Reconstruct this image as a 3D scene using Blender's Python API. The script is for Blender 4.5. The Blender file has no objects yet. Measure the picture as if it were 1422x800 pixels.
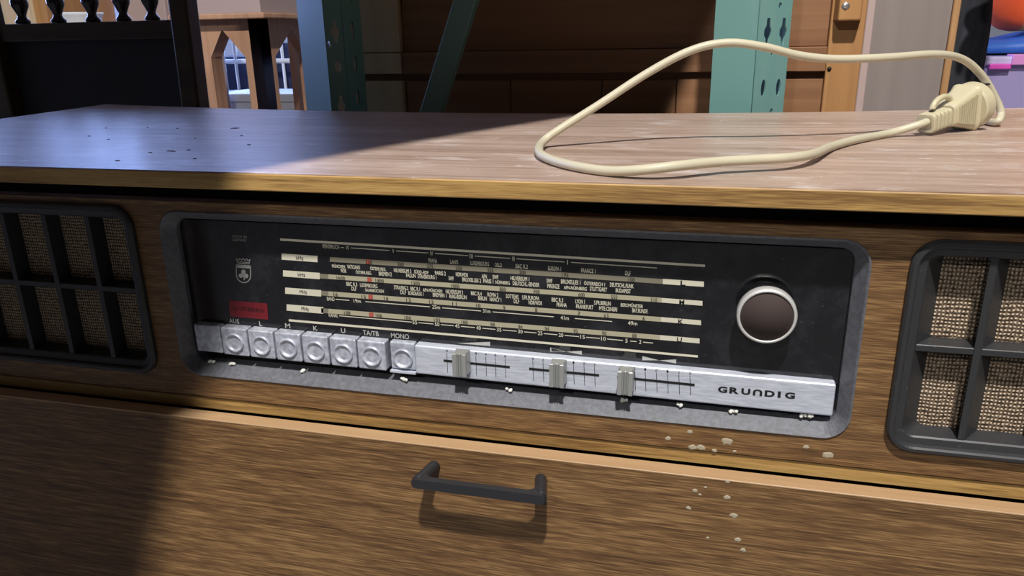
import bpy, bmesh, math, random
from mathutils import Vector, Matrix, Euler
random.seed(7)
scn = bpy.context.scene
col = scn.collection
R_ = math.radians

# ---------------------------------------------------------------- camera
FPX = 1060.0
CAM = Vector((0.0, -0.41, 0.85))
ROT = Euler((R_(71.677), R_(1.043), R_(14.27)), 'XYZ')
cd = bpy.data.cameras.new('camera'); cam = bpy.data.objects.new('camera', cd); col.objects.link(cam)
cam.location = CAM; cam.rotation_euler = ROT
cd.sensor_width = 36.0; cd.lens = 36.0 * FPX / 1422.0
cd.clip_start = 0.01; cd.clip_end = 100
scn.camera = cam
RM = ROT.to_matrix()

def P(x, y, Y):            # measured picture point -> world point on the plane y = Y
    d = RM @ Vector((x - 711.0, -(y - 400.0), -FPX))
    return CAM + d * ((Y - CAM.y) / d.y)
def PZ(x, y, Z):           # the same on the horizontal plane z = Z
    d = RM @ Vector((x - 711.0, -(y - 400.0), -FPX))
    return CAM + d * ((Z - CAM.z) / d.z)

# ---------------------------------------------------------------- world, lights, exposure
w = bpy.data.worlds.new('world'); scn.world = w; w.use_nodes = True
bg = w.node_tree.nodes['Background']
bg.inputs[0].default_value = (0.80, 0.86, 1.0, 1); bg.inputs[1].default_value = 0.028
vs = scn.view_settings
vs.view_transform = 'Standard'; vs.look = 'None'; vs.gamma = 1.0; vs.use_curve_mapping = False
vs.exposure = 0.0
LAMP = Vector((0.28, -1.65, 3.75))
def area(name, loc, target, size, power, color, sizey=None):
    l = bpy.data.lights.new(name, 'AREA'); o = bpy.data.objects.new(name, l); col.objects.link(o)
    l.energy = power; l.color = color; l.size = size
    if sizey: l.shape = 'RECTANGLE'; l.size_y = sizey
    else: l.shape = 'DISK'
    o.location = loc
    o.rotation_euler = (Vector(target) - Vector(loc)).to_track_quat('-Z', 'Y').to_euler()
    return o
area('hall_lamp_offscreen', LAMP, (0.0, 0.1, 0.75), 0.13, 180, (1.0, 0.965, 0.92))
area('aisle_lamp_offscreen', (-0.80, -4.60, 3.75), (0.0, 0.1, 0.7), 0.18, 61, (1.0, 0.965, 0.92))

# ---------------------------------------------------------------- helpers
class MB:
    def __init__(s): s.v = []; s.f = []; s.sm = []
    def add(s, vs, fs, smooth=False):
        n = len(s.v); s.v += [tuple(p) for p in vs]
        for f in fs: s.f.append([i + n for i in f]); s.sm.append(smooth)
        return s
    def box(s, x0, x1, y0, y1, z0, z1, M=None):
        vs = [Vector((x, y, z)) for x in (x0, x1) for y in (y0, y1) for z in (z0, z1)]
        if M is not None: vs = [M @ v for v in vs]
        return s.add(vs, [(0, 1, 3, 2), (4, 6, 7, 5), (0, 4, 5, 1), (2, 3, 7, 6), (0, 2, 6, 4), (1, 5, 7, 3)])
    def quad(s, a, b, c, d): return s.add([a, b, c, d], [(0, 1, 2, 3)])
    def prism(s, poly, d, axis='z', c0=0.0):     # extrude a polygon by d along an axis
        n = len(poly)
        def mk(p, c):
            if axis == 'z': return (p[0], p[1], c)
            if axis == 'y': return (p[0], c, p[1])
            return (c, p[0], p[1])
        vs = [mk(p, c0) for p in poly] + [mk(p, c0 + d) for p in poly]
        fs = [tuple(range(n))[::-1], tuple(range(n, 2 * n))]
        fs += [(i, (i + 1) % n, n + (i + 1) % n, n + i) for i in range(n)]
        return s.add(vs, fs)
    def loft(s, loops, cap0=False, cap1=False, smooth=False):
        n = len(loops[0]); vs = [p for l in loops for p in l]; fs = []
        for k in range(len(loops) - 1):
            for i in range(n):
                j = (i + 1) % n
                fs.append((k * n + i, k * n + j, (k + 1) * n + j, (k + 1) * n + i))
        if cap0: fs.append(tuple(range(n))[::-1])
        if cap1: fs.append(tuple(range((len(loops) - 1) * n, len(loops) * n)))
        return s.add(vs, fs, smooth)
    def lathe(s, prof, c, axis, n=40, smooth=True):     # prof: (radius, distance along axis)
        ax = Vector(axis).normalized()
        u = ax.orthogonal().normalized(); v = ax.cross(u); c = Vector(c)
        loops = [[c + ax * t + (u * math.cos(a) + v * math.sin(a)) * max(r, 1e-6) for a in [2 * math.pi * i / n for i in range(n)]] for r, t in prof]
        return s.loft(loops, False, False, smooth)
    def tube(s, pts, r, n=10, flat=1.0, up=(0, 0, 1)):
        pts = [Vector(p) for p in pts]; loops = []
        for i, p in enumerate(pts):
            t = (pts[min(i + 1, len(pts) - 1)] - pts[max(i - 1, 0)]).normalized()
            a = Vector(up); a = (a - t * a.dot(t))
            a = a.normalized() if a.length > 1e-4 else t.orthogonal().normalized()
            b = t.cross(a)
            rr_ = r[i] if isinstance(r, (list, tuple)) else r
            loops.append([p + (a * math.cos(q) * rr_ * flat + b * math.sin(q) * rr_) for q in [2 * math.pi * k / n for k in range(n)]])
        return s.loft(loops, True, True, True)
    def build(s, name, mat, parent=None, bevel=0.0, seg=2, loc=None):
        me = bpy.data.meshes.new(name); me.from_pydata(s.v, [], s.f)
        bm = bmesh.new(); bm.from_mesh(me)
        bmesh.ops.recalc_face_normals(bm, faces=bm.faces)
        bm.to_mesh(me); bm.free()
        me.polygons.foreach_set('use_smooth', s.sm) if s.sm else None
        me.materials.append(mat)
        o = bpy.data.objects.new(name, me); col.objects.link(o)
        if parent is not None: o.parent = parent; o.matrix_parent_inverse = Matrix.Translation(-root_loc(parent))
        if bevel:
            m = o.modifiers.new('bevel', 'BEVEL'); m.width = bevel; m.segments = seg; m.limit_method = 'ANGLE'; m.angle_limit = R_(40)
        return o
def root_loc(o):
    v = Vector((0, 0, 0))
    while o is not None:
        v = v + o.location; o = o.parent
        break
    return v
def empty(name, loc, label, cat, group=None):
    o = bpy.data.objects.new(name, None); col.objects.link(o); o.location = loc; o.empty_display_size = 0.05
    return tag(o, label, cat, group)
def tag(o, label, cat=None, group=None, kind=None):
    o['label'] = label
    if cat: o['category'] = cat
    if group: o['group'] = group
    if kind: o['kind'] = kind
    return o
def structure(o): o['kind'] = 'structure'; return o
def rr(x0, x1, z0, z1, r, n=8):
    pts = []
    for cx, cz, a0 in ((x1 - r, z1 - r, 0), (x0 + r, z1 - r, 90), (x0 + r, z0 + r, 180), (x1 - r, z0 + r, 270)):
        for i in range(n + 1):
            a = R_(a0 + 90 * i / n); pts.append((cx + r * math.cos(a), cz + r * math.sin(a)))
    return pts
def ring(poly, y): return [(p[0], y, p[1]) for p in poly]
def inset(x0, x1, z0, z1, d, r): return rr(x0 + d, x1 - d, z0 + d, z1 - d, max(r - d, 0.0005))
def holed(name, outer, holes, depth, mat, parent=None, M=None, bevel=0.0):
    """flat plate in local XY with holes, thickness depth along local -Z..0, placed by matrix M"""
    cu = bpy.data.curves.new(name, 'CURVE'); cu.dimensions = '2D'; cu.fill_mode = 'BOTH'
    cu.extrude = depth / 2
    for poly in [outer] + holes:
        sp = cu.splines.new('POLY'); sp.points.add(len(poly) - 1)
        for i, p in enumerate(poly): sp.points[i].co = (p[0], p[1], 0, 1)
        sp.use_cyclic_u = True
    t = bpy.data.objects.new('tmp', cu); col.objects.link(t)
    dg = bpy.context.evaluated_depsgraph_get(); dg.update()
    me = bpy.data.meshes.new_from_object(t.evaluated_get(dg))
    bpy.data.objects.remove(t); bpy.data.curves.remove(cu)
    if M is not None: me.transform(M)
    me.name = name; me.materials.clear(); me.materials.append(mat)
    o = bpy.data.objects.new(name, me); col.objects.link(o)
    if parent is not None: o.parent = parent; o.matrix_parent_inverse = Matrix.Translation(-root_loc(parent))
    return o
XZ = Matrix(((1, 0, 0, 0), (0, 0, -1, 0), (0, 1, 0, 0), (0, 0, 0, 1)))   # local x,y -> world x,z ; local z -> -y
def txt_mesh(s, bold=0.0):
    cu = bpy.data.curves.new('t', 'FONT'); cu.body = s; cu.size = 1.0; cu.align_x = 'LEFT'; cu.offset = bold; cu.resolution_u = 3
    t = bpy.data.objects.new('tmp', cu); col.objects.link(t)
    dg = bpy.context.evaluated_depsgraph_get(); dg.update()
    me = bpy.data.meshes.new_from_object(t.evaluated_get(dg))
    vs = [v.co.copy() for v in me.vertices]; fs = [tuple(p.vertices) for p in me.polygons]
    bpy.data.objects.remove(t); bpy.data.curves.remove(cu); bpy.data.meshes.remove(me)
    return vs, fs
TXC = {}
def text(mb, s, a, b, h, bold=0.0, flip=False):
    """lettering whose middle line runs from world point a to b (a constant-y plane), cap height h"""
    k = (s, bold)
    if k not in TXC: TXC[k] = txt_mesh(s, bold)
    vs, fs = TXC[k]
    if not vs: return
    x0 = min(v.x for v in vs); x1 = max(v.x for v in vs); y0 = min(v.y for v in vs); y1 = max(v.y for v in vs)
    a = Vector(a); b = Vector(b); e = b - a; up = Vector((0, 0, 1)) * h
    out = []
    for v in vs:
        u = (v.x - x0) / (x1 - x0); q = (v.y - y0) / (y1 - y0) - 0.5
        if flip: u = 1 - u; q = -q
        out.append(a + e * u + up * q)
    mb.add(out, fs)

# ---------------------------------------------------------------- materials
def mat(name, base=(0.5, 0.5, 0.5), rough=0.5, metal=0.0, spec=0.5, coat=0.0):
    m = bpy.data.materials.new(name); m.use_nodes = True
    b = m.node_tree.nodes['Principled BSDF']
    b.inputs['Base Color'].default_value = (*base, 1); b.inputs['Roughness'].default_value = rough
    b.inputs['Metallic'].default_value = metal; b.inputs['Specular IOR Level'].default_value = spec
    b.inputs['Coat Weight'].default_value = coat
    return m
def nd(m, t, **k):
    n = m.node_tree.nodes.new(t)
    for a, v in k.items():
        if a.startswith('i_'): n.inputs[a[2:].replace('_', ' ')].default_value = v
        else: setattr(n, a, v)
    return n
def lk(m, a, ao, b, bi): m.node_tree.links.new(a.outputs[ao], b.inputs[bi])
def bsdf(m): return m.node_tree.nodes['Principled BSDF']
def coords(m, scale):
    tc = nd(m, 'ShaderNodeTexCoord'); mp = nd(m, 'ShaderNodeMapping'); mp.inputs['Scale'].default_value = scale
    lk(m, tc, 'Object', mp, 'Vector'); return mp
def ramp(m, src, so, stops):
    r = nd(m, 'ShaderNodeValToRGB'); e = r.color_ramp.elements
    while len(e) < len(stops): e.new(0.5)
    for i, (p, c) in enumerate(stops): e[i].position = p; e[i].color = (*c, 1)
    lk(m, src, so, r, 'Fac'); return r
def bump(m, src, so, strength, dist=0.001):
    b = nd(m, 'ShaderNodeBump'); b.inputs['Strength'].default_value = strength; b.inputs['Distance'].default_value = dist
    lk(m, src, so, b, 'Height'); lk(m, b, 'Normal', bsdf(m), 'Normal'); return b
def wood(name, dark, mid, light, axis=0, scale=1.0, rough=0.45, coat=0.0, contrast=1.0, fleck=0.0, big=0.45):
    m = mat(name, mid, rough, coat=coat)
    s = [260.0 * scale] * 3; s[axis] = 9.0 * scale
    s2 = [60.0 * scale] * 3; s2[axis] = 3.0 * scale
    n1 = nd(m, 'ShaderNodeTexNoise'); n1.inputs['Detail'].default_value = 5; n1.inputs['Scale'].default_value = 1.0; n1.inputs['Roughness'].default_value = 0.65
    lk(m, coords(m, s), 'Vector', n1, 'Vector')
    n2 = nd(m, 'ShaderNodeTexNoise'); n2.inputs['Detail'].default_value = 4; n2.inputs['Scale'].default_value = 1.0; n2.inputs['Distortion'].default_value = 0.6
    lk(m, coords(m, s2), 'Vector', n2, 'Vector')
    mx = nd(m, 'ShaderNodeMix'); mx.data_type = 'FLOAT'; mx.inputs['Factor'].default_value = big
    lk(m, n1, 'Fac', mx, 'A'); lk(m, n2, 'Fac', mx, 'B')
    h = 0.14 / contrast; src = mx; out = 'Result'
    if fleck:                                   # short pores and flecks along the grain
        s3 = [1700.0] * 3; s3[axis] = 55.0
        n3 = nd(m, 'ShaderNodeTexNoise'); n3.inputs['Detail'].default_value = 3; n3.inputs['Scale'].default_value = 1.0; n3.inputs['Distortion'].default_value = 0.4
        lk(m, coords(m, s3), 'Vector', n3, 'Vector')
        m2 = nd(m, 'ShaderNodeMix'); m2.data_type = 'FLOAT'; m2.inputs['Factor'].default_value = fleck
        lk(m, mx, 'Result', m2, 'A'); lk(m, n3, 'Fac', m2, 'B'); src = m2
    r = ramp(m, src, out, [(0.5 - h, dark), (0.5, mid), (0.5 + h, light)])
    lk(m, r, 'Color', bsdf(m), 'Base Color')
    bump(m, n1, 'Fac', 0.12, 0.0004)
    return m
def speck(m, base_col_node, base_out, color, scale, thr, stretch=(1, 1, 1), soft=0.05):
    """irregular patches of another colour (dust, chips) over a base colour"""
    mp = coords(m, stretch)
    n = nd(m, 'ShaderNodeTexNoise'); n.inputs['Scale'].default_value = scale; n.inputs['Detail'].default_value = 6; n.inputs['Roughness'].default_value = 0.7
    lk(m, mp, 'Vector', n, 'Vector')
    r = ramp(m, n, 'Fac', [(thr, (0, 0, 0)), (thr + soft, (1, 1, 1))])
    mx = nd(m, 'ShaderNodeMix'); mx.data_type = 'RGBA'
    lk(m, r, 'Color', mx, 'Factor'); lk(m, base_col_node, base_out, mx, 'A'); mx.inputs['B'].default_value = (*color, 1)
    lk(m, mx, 'Result', bsdf(m), 'Base Color'); return mx

M = {}
M['walnut'] = wood('walnut_veneer', (0.060, 0.028, 0.011), (0.170, 0.088, 0.034), (0.36, 0.215, 0.088), 0, 1.7, 0.5, fleck=0.5, contrast=1.05, big=0.32)
M['edge'] = wood('edge_veneer', (0.20, 0.105, 0.035), (0.43, 0.26, 0.085), (0.55, 0.36, 0.14), 0, 0.9, 0.5, fleck=0.3, contrast=1.2)
M['pale_edge'] = wood('pale_lipping', (0.30, 0.18, 0.085), (0.40, 0.25, 0.13), (0.48, 0.32, 0.18), 0, 0.5, 0.5, contrast=0.7)
mt = wood('top_laminate', (0.25, 0.165, 0.12), (0.41, 0.30, 0.24), (0.53, 0.405, 0.335), 0, 0.8, 0.36, fleck=0.35, contrast=1.25)
last = [l.from_node for l in mt.node_tree.links if l.to_node == bsdf(mt) and l.to_socket.name == 'Base Color'][0]
a1 = speck(mt, last, 'Color', (0.60, 0.52, 0.48), 22, 0.555, (0.6, 1.2, 1), 0.14)
a2 = speck(mt, a1, 'Result', (0.84, 0.79, 0.75), 150, 0.63, (0.35, 1, 1), 0.10)
a3 = speck(mt, a2, 'Result', (0.12, 0.08, 0.06), 60, 0.74, (0.12, 1, 1), 0.04)
M['top'] = mt
M['dark_in'] = mat('dark_interior', (0.012, 0.010, 0.009), 0.8)
mb_ = mat('bezel_plastic', (0.07, 0.072, 0.082), 0.45)
cn = nd(mb_, 'ShaderNodeRGB'); cn.outputs[0].default_value = (0.10, 0.103, 0.118, 1)
s1 = speck(mb_, cn, 0, (0.15, 0.155, 0.178), 300, 0.40, (1, 1, 1), 0.25)
speck(mb_, s1, 'Result', (0.22, 0.225, 0.24), 1500, 0.64, (1, 1, 1), 0.05)
M['bezel'] = mb_
mg = mat('dial_glass', (0.006, 0.006, 0.008), 0.07)
cn = nd(mg, 'ShaderNodeRGB'); cn.outputs[0].default_value = (0.008, 0.008, 0.010, 1)
s1 = speck(mg, cn, 0, (0.024, 0.024, 0.028), 40, 0.45, (1, 1, 1), 0.25)
speck(mg, s1, 'Result', (0.16, 0.16, 0.175), 700, 0.665, (1, 1, 1), 0.06)
M['glass'] = mg
M['black'] = mat('black_plastic', (0.012, 0.012, 0.013), 0.4)
gp = mat('grille_plastic', (0.030, 0.031, 0.034), 0.42)
cn = nd(gp, 'ShaderNodeRGB'); cn.outputs[0].default_value = (0.030, 0.031, 0.034, 1)
speck(gp, cn, 0, (0.10, 0.10, 0.10), 220, 0.60, (1, 1, 1), 0.2)
M['grille'] = gp
ma = mat('brushed_aluminium', (0.60, 0.62, 0.67), 0.42, 0.3)
nz = nd(ma, 'ShaderNodeTexNoise'); nz.inputs['Scale'].default_value = 1.0; nz.inputs['Detail'].default_value = 4
lk(ma, coords(ma, (120, 900, 900)), 'Vector', nz, 'Vector')
rp = ramp(ma, nz, 'Fac', [(0.3, (0.50, 0.53, 0.62)), (0.7, (0.70, 0.74, 0.84))]); lk(ma, rp, 'Color', bsdf(ma), 'Base Color')
bump(ma, nz, 'Fac', 0.15, 0.0003)
M['alu'] = ma
mbn = mat('button_metal', (0.45, 0.46, 0.50), 0.42, 0.3)
nz = nd(mbn, 'ShaderNodeTexNoise'); nz.inputs['Scale'].default_value = 260; nz.inputs['Detail'].default_value = 6
lk(mbn, coords(mbn, (1, 1, 1)), 'Vector', nz, 'Vector')
rp = ramp(mbn, nz, 'Fac', [(0.35, (0.36, 0.38, 0.45)), (0.65, (0.60, 0.63, 0.72))]); lk(mbn, rp, 'Color', bsdf(mbn), 'Base Color')
M['button'] = mbn
M['slider'] = mat('slider_metal', (0.42, 0.43, 0.42), 0.4, 0.5)
M['print'] = mat('cream_print', (0.62, 0.59, 0.47), 0.5)
M['bar'] = mat('scale_bar_print', (0.40, 0.37, 0.26), 0.5)
M['bar_dim'] = mat('scale_bar_dull_print', (0.20, 0.185, 0.135), 0.5)
M['grey_print'] = mat('grey_print', (0.42, 0.42, 0.40), 0.5)
M['ink'] = mat('black_ink', (0.01, 0.01, 0.01), 0.5)
M['red'] = mat('red_window', (0.15, 0.012, 0.018), 0.3)
M['pointer'] = mat('red_pointer', (0.42, 0.09, 0.065), 0.4)
M['brown_cap'] = mat('brown_cap', (0.055, 0.040, 0.037), 0.8, spec=0.2)
M['silver'] = mat('silver_rim', (0.76, 0.75, 0.73), 0.35, 0.45)
M['handle'] = mat('handle_black', (0.022, 0.023, 0.027), 0.35)
mw = mat('woven_cloth', (0.3, 0.22, 0.14), 0.9)
wv1 = nd(mw, 'ShaderNodeTexWave'); wv1.bands_direction = 'X'; wv1.inputs['Scale'].default_value = 165; wv1.inputs['Distortion'].default_value = 2.0; wv1.inputs['Detail'].default_value = 2
wv2 = nd(mw, 'ShaderNodeTexWave'); wv2.bands_direction = 'Z'; wv2.inputs['Scale'].default_value = 140; wv2.inputs['Distortion'].default_value = 3.0; wv2.inputs['Detail'].default_value = 2
mp = coords(mw, (1, 1, 1)); lk(mw, mp, 'Vector', wv1, 'Vector'); lk(mw, mp, 'Vector', wv2, 'Vector')
mu = nd(mw, 'ShaderNodeMath', operation='MULTIPLY'); lk(mw, wv1, 'Fac', mu, 0); lk(mw, wv2, 'Fac', mu, 1)
nn = nd(mw, 'ShaderNodeTexNoise'); nn.inputs['Scale'].default_value = 700; nn.inputs['Detail'].default_value = 3; lk(mw, mp, 'Vector', nn, 'Vector')
ad = nd(mw, 'ShaderNodeMath', operation='MULTIPLY_ADD'); lk(mw, nn, 'Fac', ad, 0); ad.inputs[1].default_value = 0.9; lk(mw, mu, 'Value', ad, 2)
rp = ramp(mw, ad, 'Value', [(0.38, (0.045, 0.030, 0.018)), (0.65, (0.26, 0.18, 0.115)), (1.0, (0.62, 0.50, 0.37))])
lk(mw, rp, 'Color', bsdf(mw), 'Base Color'); bump(mw, ad, 'Value', 0.8, 0.0012)
M['cloth'] = mw
M['cord'] = mat('cream_flex', (0.53, 0.49, 0.36), 0.45)
M['plug'] = mat('cream_plug', (0.53, 0.48, 0.32), 0.4)
M['pin'] = mat('plug_pin', (0.8, 0.78, 0.72), 0.25, 1.0)
M['lint'] = mat('lint', (0.75, 0.74, 0.68), 0.9)
M['spot'] = mat('dried_paint', (0.38, 0.33, 0.24), 0.6)
M['crumb'] = mat('dark_crumb', (0.02, 0.015, 0.012), 0.7)
mgn = mat('rack_green', (0.22, 0.50, 0.42), 0.4)
cn = nd(mgn, 'ShaderNodeRGB'); cn.outputs[0].default_value = (0.15, 0.31, 0.285, 1)
s1 = speck(mgn, cn, 0, (0.19, 0.335, 0.32), 14, 0.5, (1, 1, 0.2), 0.2)
speck(mgn, s1, 'Result', (0.13, 0.10, 0.07), 95, 0.715, (1, 1, 1), 0.02)
M['rack'] = mgn
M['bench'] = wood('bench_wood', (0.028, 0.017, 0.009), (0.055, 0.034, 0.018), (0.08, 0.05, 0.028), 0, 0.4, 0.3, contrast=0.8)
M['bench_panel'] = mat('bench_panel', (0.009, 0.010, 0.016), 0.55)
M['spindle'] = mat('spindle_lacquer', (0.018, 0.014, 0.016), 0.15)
M['cab_dark'] = wood('cabinet_board', (0.17, 0.075, 0.035), (0.26, 0.125, 0.058), (0.34, 0.175, 0.085), 0, 0.25, 0.5, contrast=0.7)
M['cab_stile'] = wood('cabinet_stile', (0.34, 0.165, 0.06), (0.44, 0.225, 0.085), (0.52, 0.29, 0.12), 2, 0.3, 0.5, contrast=0.7)
M['cab_tan'] = wood('cabinet_tan', (0.48, 0.33, 0.165), (0.58, 0.42, 0.23), (0.66, 0.50, 0.30), 2, 0.3, 0.5, contrast=0.7)
M['greyboard'] = wood('grey_board', (0.21, 0.172, 0.160), (0.25, 0.21, 0.196), (0.29, 0.248, 0.232), 2, 0.25, 0.6, contrast=0.5)
M['pine'] = wood('pine_edge', (0.36, 0.19, 0.08), (0.50, 0.28, 0.13), (0.62, 0.38, 0.20), 2, 0.4, 0.5)
M['pink_paint'] = mat('pink_paint', (0.46, 0.35, 0.33), 0.5)
M['stand_wood'] = wood('stand_wood', (0.38, 0.20, 0.11), (0.52, 0.29, 0.17), (0.63, 0.39, 0.25), 2, 0.25, 0.5, contrast=0.7)
M['white'] = mat('white_enamel', (0.80, 0.83, 0.88), 0.35)
M['navy'] = mat('navy_cloth', (0.02, 0.025, 0.06), 0.8)
M['screw'] = mat('screw_steel', (0.7, 0.7, 0.72), 0.3, 0.9)
M['denim'] = mat('dark_denim', (0.022, 0.024, 0.032), 0.85)
nz = nd(M['denim'], 'ShaderNodeTexNoise'); nz.inputs['Scale'].default_value = 9; nz.inputs['Detail'].default_value = 5
rp = ramp(M['denim'], nz, 'Fac', [(0.4, (0.016, 0.017, 0.023)), (0.7, (0.045, 0.048, 0.06))])
lk(M['denim'], rp, 'Color', bsdf(M['denim']), 'Base Color'); bump(M['denim'], nz, 'Fac', 0.5, 0.02)
M['skin'] = mat('skin', (0.55, 0.34, 0.25), 0.5)
M['jacket'] = mat('grey_jacket', (0.05, 0.055, 0.06), 0.8)
M['hair'] = mat('hair', (0.03, 0.02, 0.015), 0.6)
M['shoe'] = mat('shoe', (0.02, 0.02, 0.02), 0.5)
mo = mat('orange_fabric', (0.75, 0.13, 0.03), 0.7)
wv = nd(mo, 'ShaderNodeTexWave'); wv.bands_direction = 'X'; wv.inputs['Scale'].default_value = 1.6; wv.inputs['Distortion'].default_value = 0.6; wv.inputs['Phase Offset'].default_value = 1.5
lk(mo, coords(mo, (1, 1, 1)), 'Vector', wv, 'Vector')
rp = ramp(mo, wv, 'Fac', [(0.62, (0.88, 0.10, 0.012)), (0.80, (0.95, 0.42, 0.07))]); lk(mo, rp, 'Color', bsdf(mo), 'Base Color')
M['orange'] = mo
M['blue'] = mat('blue_tarp', (0.03, 0.14, 0.55), 0.5)
M['lilac'] = mat('lilac_plastic', (0.62, 0.52, 0.90), 0.25)
bsdf(M['lilac']).inputs['Transmission Weight'].default_value = 0.35
M['lid'] = mat('pale_lid_plastic', (0.62, 0.56, 0.82), 0.3)
M['pink_lid'] = mat('pink_clip', (0.80, 0.32, 0.70), 0.35)
M['pink'] = mat('pink_latch', (0.80, 0.10, 0.55), 0.35)
M['ply'] = wood('plywood', (0.40, 0.28, 0.16), (0.50, 0.37, 0.22), (0.58, 0.44, 0.28), 0, 0.2, 0.6, contrast=0.6)
mc = mat('concrete', (0.28, 0.28, 0.28), 0.7)
nz = nd(mc, 'ShaderNodeTexNoise'); nz.inputs['Scale'].default_value = 3; nz.inputs['Detail'].default_value = 8
rp = ramp(mc, nz, 'Fac', [(0.35, (0.13, 0.13, 0.13)), (0.7, (0.21, 0.21, 0.20))]); lk(mc, rp, 'Color', bsdf(mc), 'Base Color')
M['concrete'] = mc
M['wall'] = mat('hall_wall', (0.42, 0.43, 0.45), 0.8)
M['pane'] = mat('daylight_pane', (0.8, 0.9, 1.0), 0.3)
bsdf(M['pane']).inputs['Emission Color'].default_value = (0.33, 0.47, 1.0, 1)
bsdf(M['pane']).inputs['Emission Strength'].default_value = 8.5
M['sash'] = mat('window_sash', (0.55, 0.57, 0.6), 0.5)

# ---------------------------------------------------------------- the hall
structure(MB().box(-7, 5, -6, 6, -0.1, 0).build('floor', M['concrete']))
structure(MB().box(-7, 5, 5.0, 5.2, 0, 4).build('wall_back', M['wall']))
win = structure(MB().box(-5.4, -1.2, 4.93, 5.0, 1.2, 1.3).box(-5.4, -1.2, 4.93, 5.0, 3.5, 3.6).box(-5.4, -5.3, 4.93, 5.0, 1.3, 3.5).box(-1.3, -1.2, 4.93, 5.0, 1.3, 3.5).build('window_back_offscreen', M['sash']))
for i in range(4):
    x = -5.3 + i * 1.0
    MB().box(x + 0.03, x + 0.97, 4.955, 4.985, 1.3, 3.5).build('pane_offscreen', M['pane'], win)
    if i: MB().box(x - 0.03, x + 0.03, 4.94, 5.0, 1.3, 3.5).build('mullion', M['sash'], win)
structure(MB().box(-6.2, -6.0, -6, 5.2, 0, 4).build('wall_left', M['wall']))
win = structure(MB().box(-6.0, -5.93, -0.1, 4.7, 0.9, 1.0).box(-6.0, -5.93, -0.1, 4.7, 3.3, 3.4).box(-6.0, -5.93, -0.1, 0.0, 1.0, 3.3).box(-6.0, -5.93, 4.6, 4.7, 1.0, 3.3).build('window_left_offscreen', M['sash']))
for i in range(5):
    y = i * 0.92
    MB().box(-5.985, -5.955, y + 0.03, y + 0.89, 1.0, 3.3).build('pane_offscreen', M['pane'], win)
    if i: MB().box(-6.0, -5.94, y - 0.03, y + 0.03, 1.0, 3.3).build('mullion', M['sash'], win)

# ---------------------------------------------------------------- the radio console
X0, X1 = -0.715, 0.457
YB = 0.39
ZT, ZTB = 0.776, 0.7655
con = empty('radio_console', (-0.129, 0.19, 0), 'long walnut veneered radio console with tuner dial and dusty top', 'radio console')
# top board, slightly sagging towards the back
def sag(x, y):
    t = max(0.0, min(1.0, (y + 0.016) / (YB + 0.016)))
    u = (x + 0.20) / 0.5
    s = -0.0045 + 0.0075 * u * u if u < 0 else -0.0045 + 0.0085 * u * u
    return s * t * t * 1.0
nx, ny = 60, 24
xs = [X0 + (X1 - X0) * i / nx for i in range(nx + 1)]; ys = [-0.0145 + (YB + 0.0145) * j / ny for j in range(ny + 1)]
vs = []; fs = []
for zz in (ZT, ZTB):
    for y in ys:
        for x in xs: vs.append((x, y, zz + sag(x, y)))
N = (nx + 1) * (ny + 1); idx = lambda i, j, k: k * N + j * (nx + 1) + i
for j in range(ny):
    for i in range(nx):
        fs.append((idx(i, j, 0), idx(i + 1, j, 0), idx(i + 1, j + 1, 0), idx(i, j + 1, 0)))
        fs.append((idx(i, j, 1), idx(i, j + 1, 1), idx(i + 1, j + 1, 1), idx(i + 1, j, 1)))
for i in range(nx):
    for j in (0, ny): fs.append((idx(i, j, 0), idx(i, j, 1), idx(i + 1, j, 1), idx(i + 1, j, 0)))
for j in range(ny):
    for i in (0, nx): fs.append((idx(i, j, 0), idx(i, j + 1, 0), idx(i, j + 1, 1), idx(i, j, 1)))
MB().add(vs, fs).build('top', M['top'], con)
eb = MB().box(X0, X1, -0.016, -0.0145, ZTB, ZT - 0.0004).build('edge_band', M['edge'], con, 0.0006, 1)
eb['label'] = 'golden veneer strip along front edge of top'
# carcass
ca = MB()
ca.box(X0, X0 + 0.014, -0.002, YB - 0.008, 0.22, ZTB); ca.box(X1 - 0.014, X1, -0.002, YB - 0.008, 0.22, ZTB)
ca.box(X0, X1, -0.002, YB - 0.008, 0.22, 0.234); ca.box(X0, X1, YB - 0.014, YB - 0.006, 0.22, ZTB - 0.005)
ca.build('carcass', M['walnut'], con)
MB().box(X0 + 0.014, X1 - 0.014, 0.020, 0.024, 0.60, ZTB).build('inner_board', M['dark_in'], con)
# front panel with three openings
BX0, BX1, BZ0, BZ1 = -0.342, 0.0845, 0.6325, 0.7475
GZ0, GZ1 = 0.631, 0.7495
GL = (-0.541, -0.361); GR = (0.1025, 0.2825)
PB, PT = 0.6165, 0.7535
holed('front_panel', [(X0 + 0.014, PB), (X1 - 0.014, PB), (X1 - 0.014, PT), (X0 + 0.014, PT)],
      [rr(BX0, BX1, BZ0, BZ1, 0.0145), rr(GL[0], GL[1], GZ0, GZ1, 0.014), rr(GR[0], GR[1], GZ0, GZ1, 0.014)],
      0.012, M['walnut'], con, Matrix.Translation((0, 0.006, 0)) @ XZ)
# shelf below the panel
MB().box(X0 + 0.014, X1 - 0.014, 0.0015, 0.30, 0.6063, 0.6147).build('shelf', M['edge'], con, 0.0005, 1)
# legs
for lx in (X0 + 0.08, X1 - 0.08):
    for ly in (0.06, YB - 0.06):
        MB().lathe([(0.001, 0), (0.011, 0), (0.018, 0.22), (0.001, 0.22)], (lx, ly, 0), (0, 0, 1), 16).build('leg', M['walnut'], con)
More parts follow.
